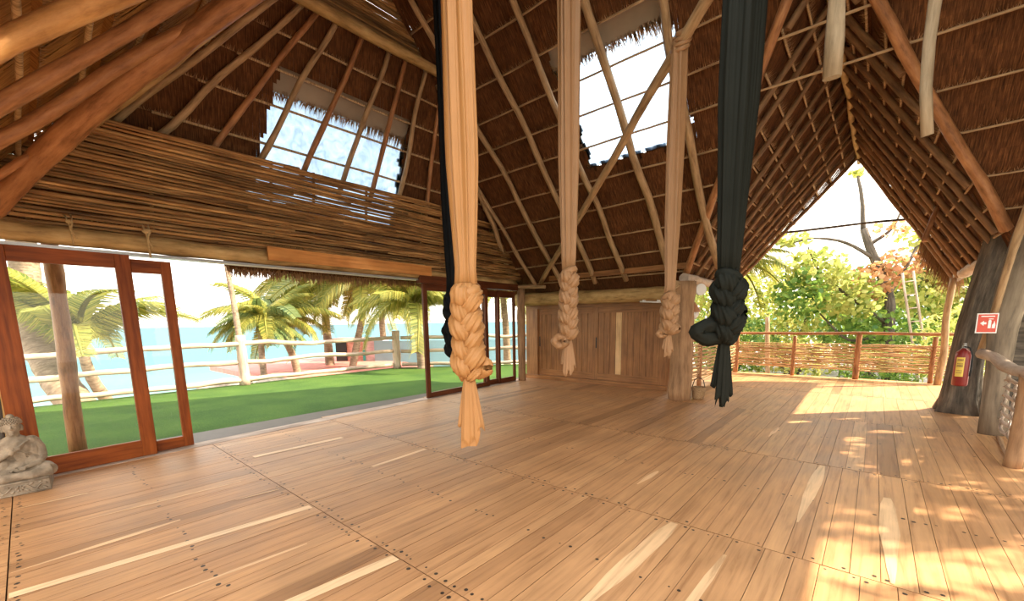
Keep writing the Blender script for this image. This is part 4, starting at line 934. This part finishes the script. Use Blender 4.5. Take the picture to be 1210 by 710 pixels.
# terrace, huts, wall, rocks
mb = MB(); mb.box((-27, 6.3, -.85), (-17.0, 13.5, -.62)); tag(mb.build('terrace', PINK), 'pinkish red paved terrace on the beach', 'terrace')
mb = MB(); mb.box((-.10, 0, -1.2), (.10, 9.8, .52), Matrix.Translation((-21.6, 13.0, 0)) @ Matrix.Rotation(radians(-49), 4, 'Z')); tag(mb.build('garden_wall', BLUEWALL), 'low pale blue wall behind the fence corner', 'wall')
hut = thing('beach_hut', 'small pinkish beach hut with a dark doorway beside the blue wall', 'hut', (-22.9, 12.0, -1.0))
Mh = Matrix.Rotation(radians(-49), 4, 'Z')
b = MB(); b.box((-1.2, 0, 0), (.0, .95, 1.62), Mh); b.build('wall', PINKBRICK, hut)
b = MB(); b.box((-1.1, .95, 0), (.04, 2.1, 1.60), Mh); b.build('lilac_wall', LILAC, hut)
b = MB(); b.box((-.1, -.62, 0), (.06, 0, 1.5), Mh); b.build('doorway', DARK, hut)
b = MB(); b.box((.04, .93, .1), (.10, 1.07, 1.0), Mh); b.build('teal_post', TEAL, hut)
b = MB(); b.box((-1.3, -.8, 1.62), (.1, 2.2, 1.70), Mh); b.build('roof_slab', DRIFT, hut)
for i, (x, y, z, r) in enumerate([(-17.3, 4.1, -.62, .40), (-16.8, 4.75, -.6, .34), (-17.5, 5.2, -.6, .45), (-16.6, 5.5, -.62, .3), (-18.3, 4.6, -.7, .5), (-17.2, 6.1, -.62, .3)]):
    mb = MB(); mb.sphere((0, 0, 0), (r, r*1.2, r*.55), 16, 10)
    mb.v = [tuple(Vector(v)*(1+.35*noise.noise(Vector(v)*3+Vector((i*9, 0, 0))))) for v in mb.v]
    o = mb.build('beach_rock', ROCK); o.location = (x, y, z); tag(o, f'{ORD[i]} brown beach rock from the left behind the fence', 'rock', 'rocks behind the fence')

# ================================================================== BACK GARDEN
def foliage(n, rad, ls, rnd, flat=.5, round_=False):
    m = MB()
    for i in range(n):
        while True:
            p = Vector((rnd.uniform(-1, 1), rnd.uniform(-1, 1), rnd.uniform(-1, 1)))
            if .25 < p.length < 1: break
        p = Vector((p.x*rad[0], p.y*rad[1], p.z*rad[2])); nrm_ = Vector((rnd.gauss(0, 1), rnd.gauss(0, 1), rnd.gauss(0, 1)+.6)).normalized()
        a = nrm_.orthogonal().normalized(); b_ = nrm_.cross(a); an = rnd.uniform(0, 2*pi); a, b_ = a*cos(an)+b_*sin(an), b_*cos(an)-a*sin(an)
        s = ls*rnd.uniform(.6, 1.3)
        if round_:
            i0 = len(m.v)
            for k in range(7): m.v.append(tuple(p+a*(s*cos(k*2*pi/7))+b_*(s*.9*sin(k*2*pi/7))))
            m.face(list(range(i0, i0+7)))
        else:
            i0 = len(m.v); m.v += [tuple(p-a*s), tuple(p-b_*s*.35+nrm_*s*.1), tuple(p+a*s), tuple(p+b_*s*.35+nrm_*s*.1)]; m.face((i0, i0+1, i0+2, i0+3))
    return m
def bush(lab, c, rad, n, ls, mat, seed, name='shrub', cat='shrub', stems=True, round_=False, zb=-.56):
    root = thing(name, lab, cat, (c[0], c[1], zb)); rnd = random.Random(seed)
    m = foliage(n, rad, ls, rnd, round_=round_); o = m.build('foliage', mat, root); o.location = (0, 0, c[2]-zb)
    m = MB()
    for k in range(4):
        a = rnd.uniform(0, 2*pi); m.tube(wob((0, 0, 0), (rad[0]*.5*cos(a), rad[1]*.5*sin(a), (c[2]-zb)+rad[2]*.3), 6, .06, k+seed), [.05*(1-.1*i) for i in range(7)], 6)
    m.build('stems', BARK, root)
    return root
# sea grape tree in the gable opening
sgt = thing('sea_grape_tree', 'sea grape tree with dark curving trunk in the gable opening', 'tree', (.51, 18.05, -.56)); o_ = Vector((.51, 18.05, -.56))
def br(pts, r1, r2):
    Q = []
    for i in range(len(pts)-1):
        for k in range(4): Q.append(Vector(pts[i]).lerp(Vector(pts[i+1]), k/4)-o_)
    Q.append(Vector(pts[-1])-o_)
    for _ in range(2): Q = [Q[0]]+[(Q[i-1]+Q[i]*2+Q[i+1])/4 for i in range(1, len(Q)-1)]+[Q[-1]]
    m = MB(); n = len(Q); m.tube(Q, [r1+(r2-r1)*i/(n-1) for i in range(n)], 10, lambda th, f: 1+.1*sin(3*th+f*20)); return m
TP = [(.51, 18.05, -.56), (.34, 18.19, .76), (.31, 18.43, 2.11), (-.14, 18.26, 3.2), (-.54, 18.13, 4.29), (-.64, 18.23, 5.24), (-.81, 18.23, 5.97)]
br(TP[:5], .20, .10).build('trunk', BARK, sgt); br(TP[4:], .07, .04).build('branch', BARK, sgt)
for p in ([(-.1, 18.3, 3.25), (-.92, 17.72, 3.89), (-1.76, 17.02, 4.05), (-2.6, 16.7, 3.8)], [(.3, 18.45, 2.24), (.78, 19.1, 3.45), (1.08, 19.62, 4.8), (1.1, 19.6, 5.4)], [(.33, 18.2, 1.2), (-.8, 17.9, 2.2), (-1.6, 17.6, 3.0), (-1.9, 17.4, 3.8)], [(.3, 18.2, .9), (-.6, 17.5, .6), (-1.4, 17.2, 1.6)], [(-.3, 18.2, 3.8), (.2, 18.4, 4.2), (.4, 18.4, 5.0)]):
    br(p, .06, .02).build('branch', BARK, sgt)
rnd = random.Random(31)
for c, rad, n, mt in [((-1.6, 17.2, 3.0), (.9, .8, .7), 330, LEAF_Y), ((-.7, 17.5, 2.1), (.9, .8, .8), 330, LEAF_Y), ((.5, 18.5, 3.1), (.8, .7, .5), 150, LEAF_R), ((-.1, 18.0, 2.6), (.7, .6, .6), 130, LEAF_R), ((1.1, 19.3, 2.3), (.8, .8, .9), 320, LEAF_Y),
                      ((-2.3, 16.8, 4.0), (.6, .6, .25), 70, LEAF_Y), ((1.1, 19.5, 4.0), (.9, .6, .5), 160, LEAF_Y), ((-.8, 18.2, 6.1), (.3, .2, .12), 16, LEAF_Y), ((-.2, 18.0, 1.0), (1.4, .8, .8), 400, LEAF_G), ((-1.9, 16.8, 2.2), (.8, .7, .9), 300, LEAF_G), ((.1, 18.3, 4.2), (.5, .4, .25), 30, LEAF_R)]:
    m = foliage(int(n*1.5), rad, .08, rnd, round_=True); o = m.build('leaf_cluster', mt, sgt); o.location = Vector(c)-o_
spec = [((-3.6, 16.0, .5), (1.3, 1.0, 1.2), 1500, .12, LEAF_G, 'broad green shrub behind the left half of the far balustrade'),
        ((-1.9, 15.8, .15), (1.2, .8, .75), 900, .10, LEAF_Y, 'yellow-green shrub just behind the middle of the far balustrade'),
        ((.2, 15.9, -.05), (1.1, .8, .6), 900, .10, LEAF_G, 'low green shrub below the far balustrade rail'),
        ((1.9, 16.2, .6), (1.2, 1.0, 1.2), 1300, .11, LEAF_Y, 'yellow-green shrub behind the slim deck post'),
        ((-5.2, 17.5, 1.6), (1.8, 1.4, 1.9), 1700, .15, LEAF_Y, 'tall yellow-green shrub behind the dark green silk'),
        ((-2.6, 20.0, 2.0), (2.2, 1.4, 2.0), 1900, .17, LEAF_Y, 'large sunlit bush left of the sea grape tree'),
        ((.5, 21.5, 1.6), (2.4, 1.4, 2.1), 1900, .18, LEAF_G, 'large green bush right behind the sea grape tree'),
        ((3.4, 20.5, 2.2), (2.2, 1.6, 2.7), 1900, .18, LEAF_Y, 'large bush beyond the leaning ladder'),
        ((-7.5, 20.5, 2.0), (2.6, 1.8, 2.4), 1700, .2, LEAF_G, 'large green bush far left of the garden'),
        ((-.8, 26.0, .9), (6.5, 1.5, 2.1), 2600, .24, LEAF_G, 'long hedge closing the far end of the garden')]
for i, (c, rad, n, ls, mt, lab) in enumerate(spec): bush(lab, c, rad, n, ls, mt, 50+i)
for i, (c, rad, n, lab) in enumerate([((4.6, 8.7, 3.2), (1.0, 2.0, 2.2), 2600, 'leafy tree added out of view to shade the floor by the handrail'), ((5.0, 11.2, 3.4), (1.0, 1.6, 1.9), 900, 'airy tree added out of view to dapple the sun beyond the partition'), ((4.4, 5.2, 3.0), (1.0, 1.2, 1.7), 500, 'thin airy shrub added out of view to dapple sun near the handrail')]):
    bush(lab, c, rad, n, .16, LEAF_G, 80+i)  # unseen foliage, added to block and dapple sun on the right of the floor
palm('feathery palm at the left of the gable opening', [(-4.6, 17.2, -.56), (-4.5, 17.1, 1.6), (-4.3, 17.0, 3.2)], .14, 2.6, 18, 21, (0,), elev=(-.1, .9))
palm('low palm behind the sea grape tree', [(1.9, 22.0, -.56), (1.9, 21.9, 1.0), (1.9, 21.8, 2.2)], .14, 2.6, 16, 22, (0, 1), elev=(.1, 1.1))
log('garden_post', (-2.38, 15.0, -.56), (-2.55, 15.17, 1.5), .07, .06, PALE_POLE, 'pale garden post standing behind the far balustrade', 'post')
ld = thing('ladder', 'pale rustic ladder leaning in the garden behind the balustrade', 'ladder', (1.14, 17.29, -.56))
a1, b1, a2, b2 = [Vector(v)-Vector((1.14, 17.29, -.56)) for v in ((1.14, 17.29, -.56), (.5, 17.38, 2.75), (1.40, 17.45, -.56), (.74, 17.55, 2.8))]
for a, b_ in ((a1, b1), (a2, b2)):
    m = MB(); logm(m, a, b_, .035, .03, amp=.01); m.build('side_rail', DRIFT, ld)
for k in range(8):
    f = (k+.7)/8.4; m = MB(); m.tube([a1.lerp(b1, f), a2.lerp(b2, f)], .018, 6); m.build('rung', DRIFT, ld)
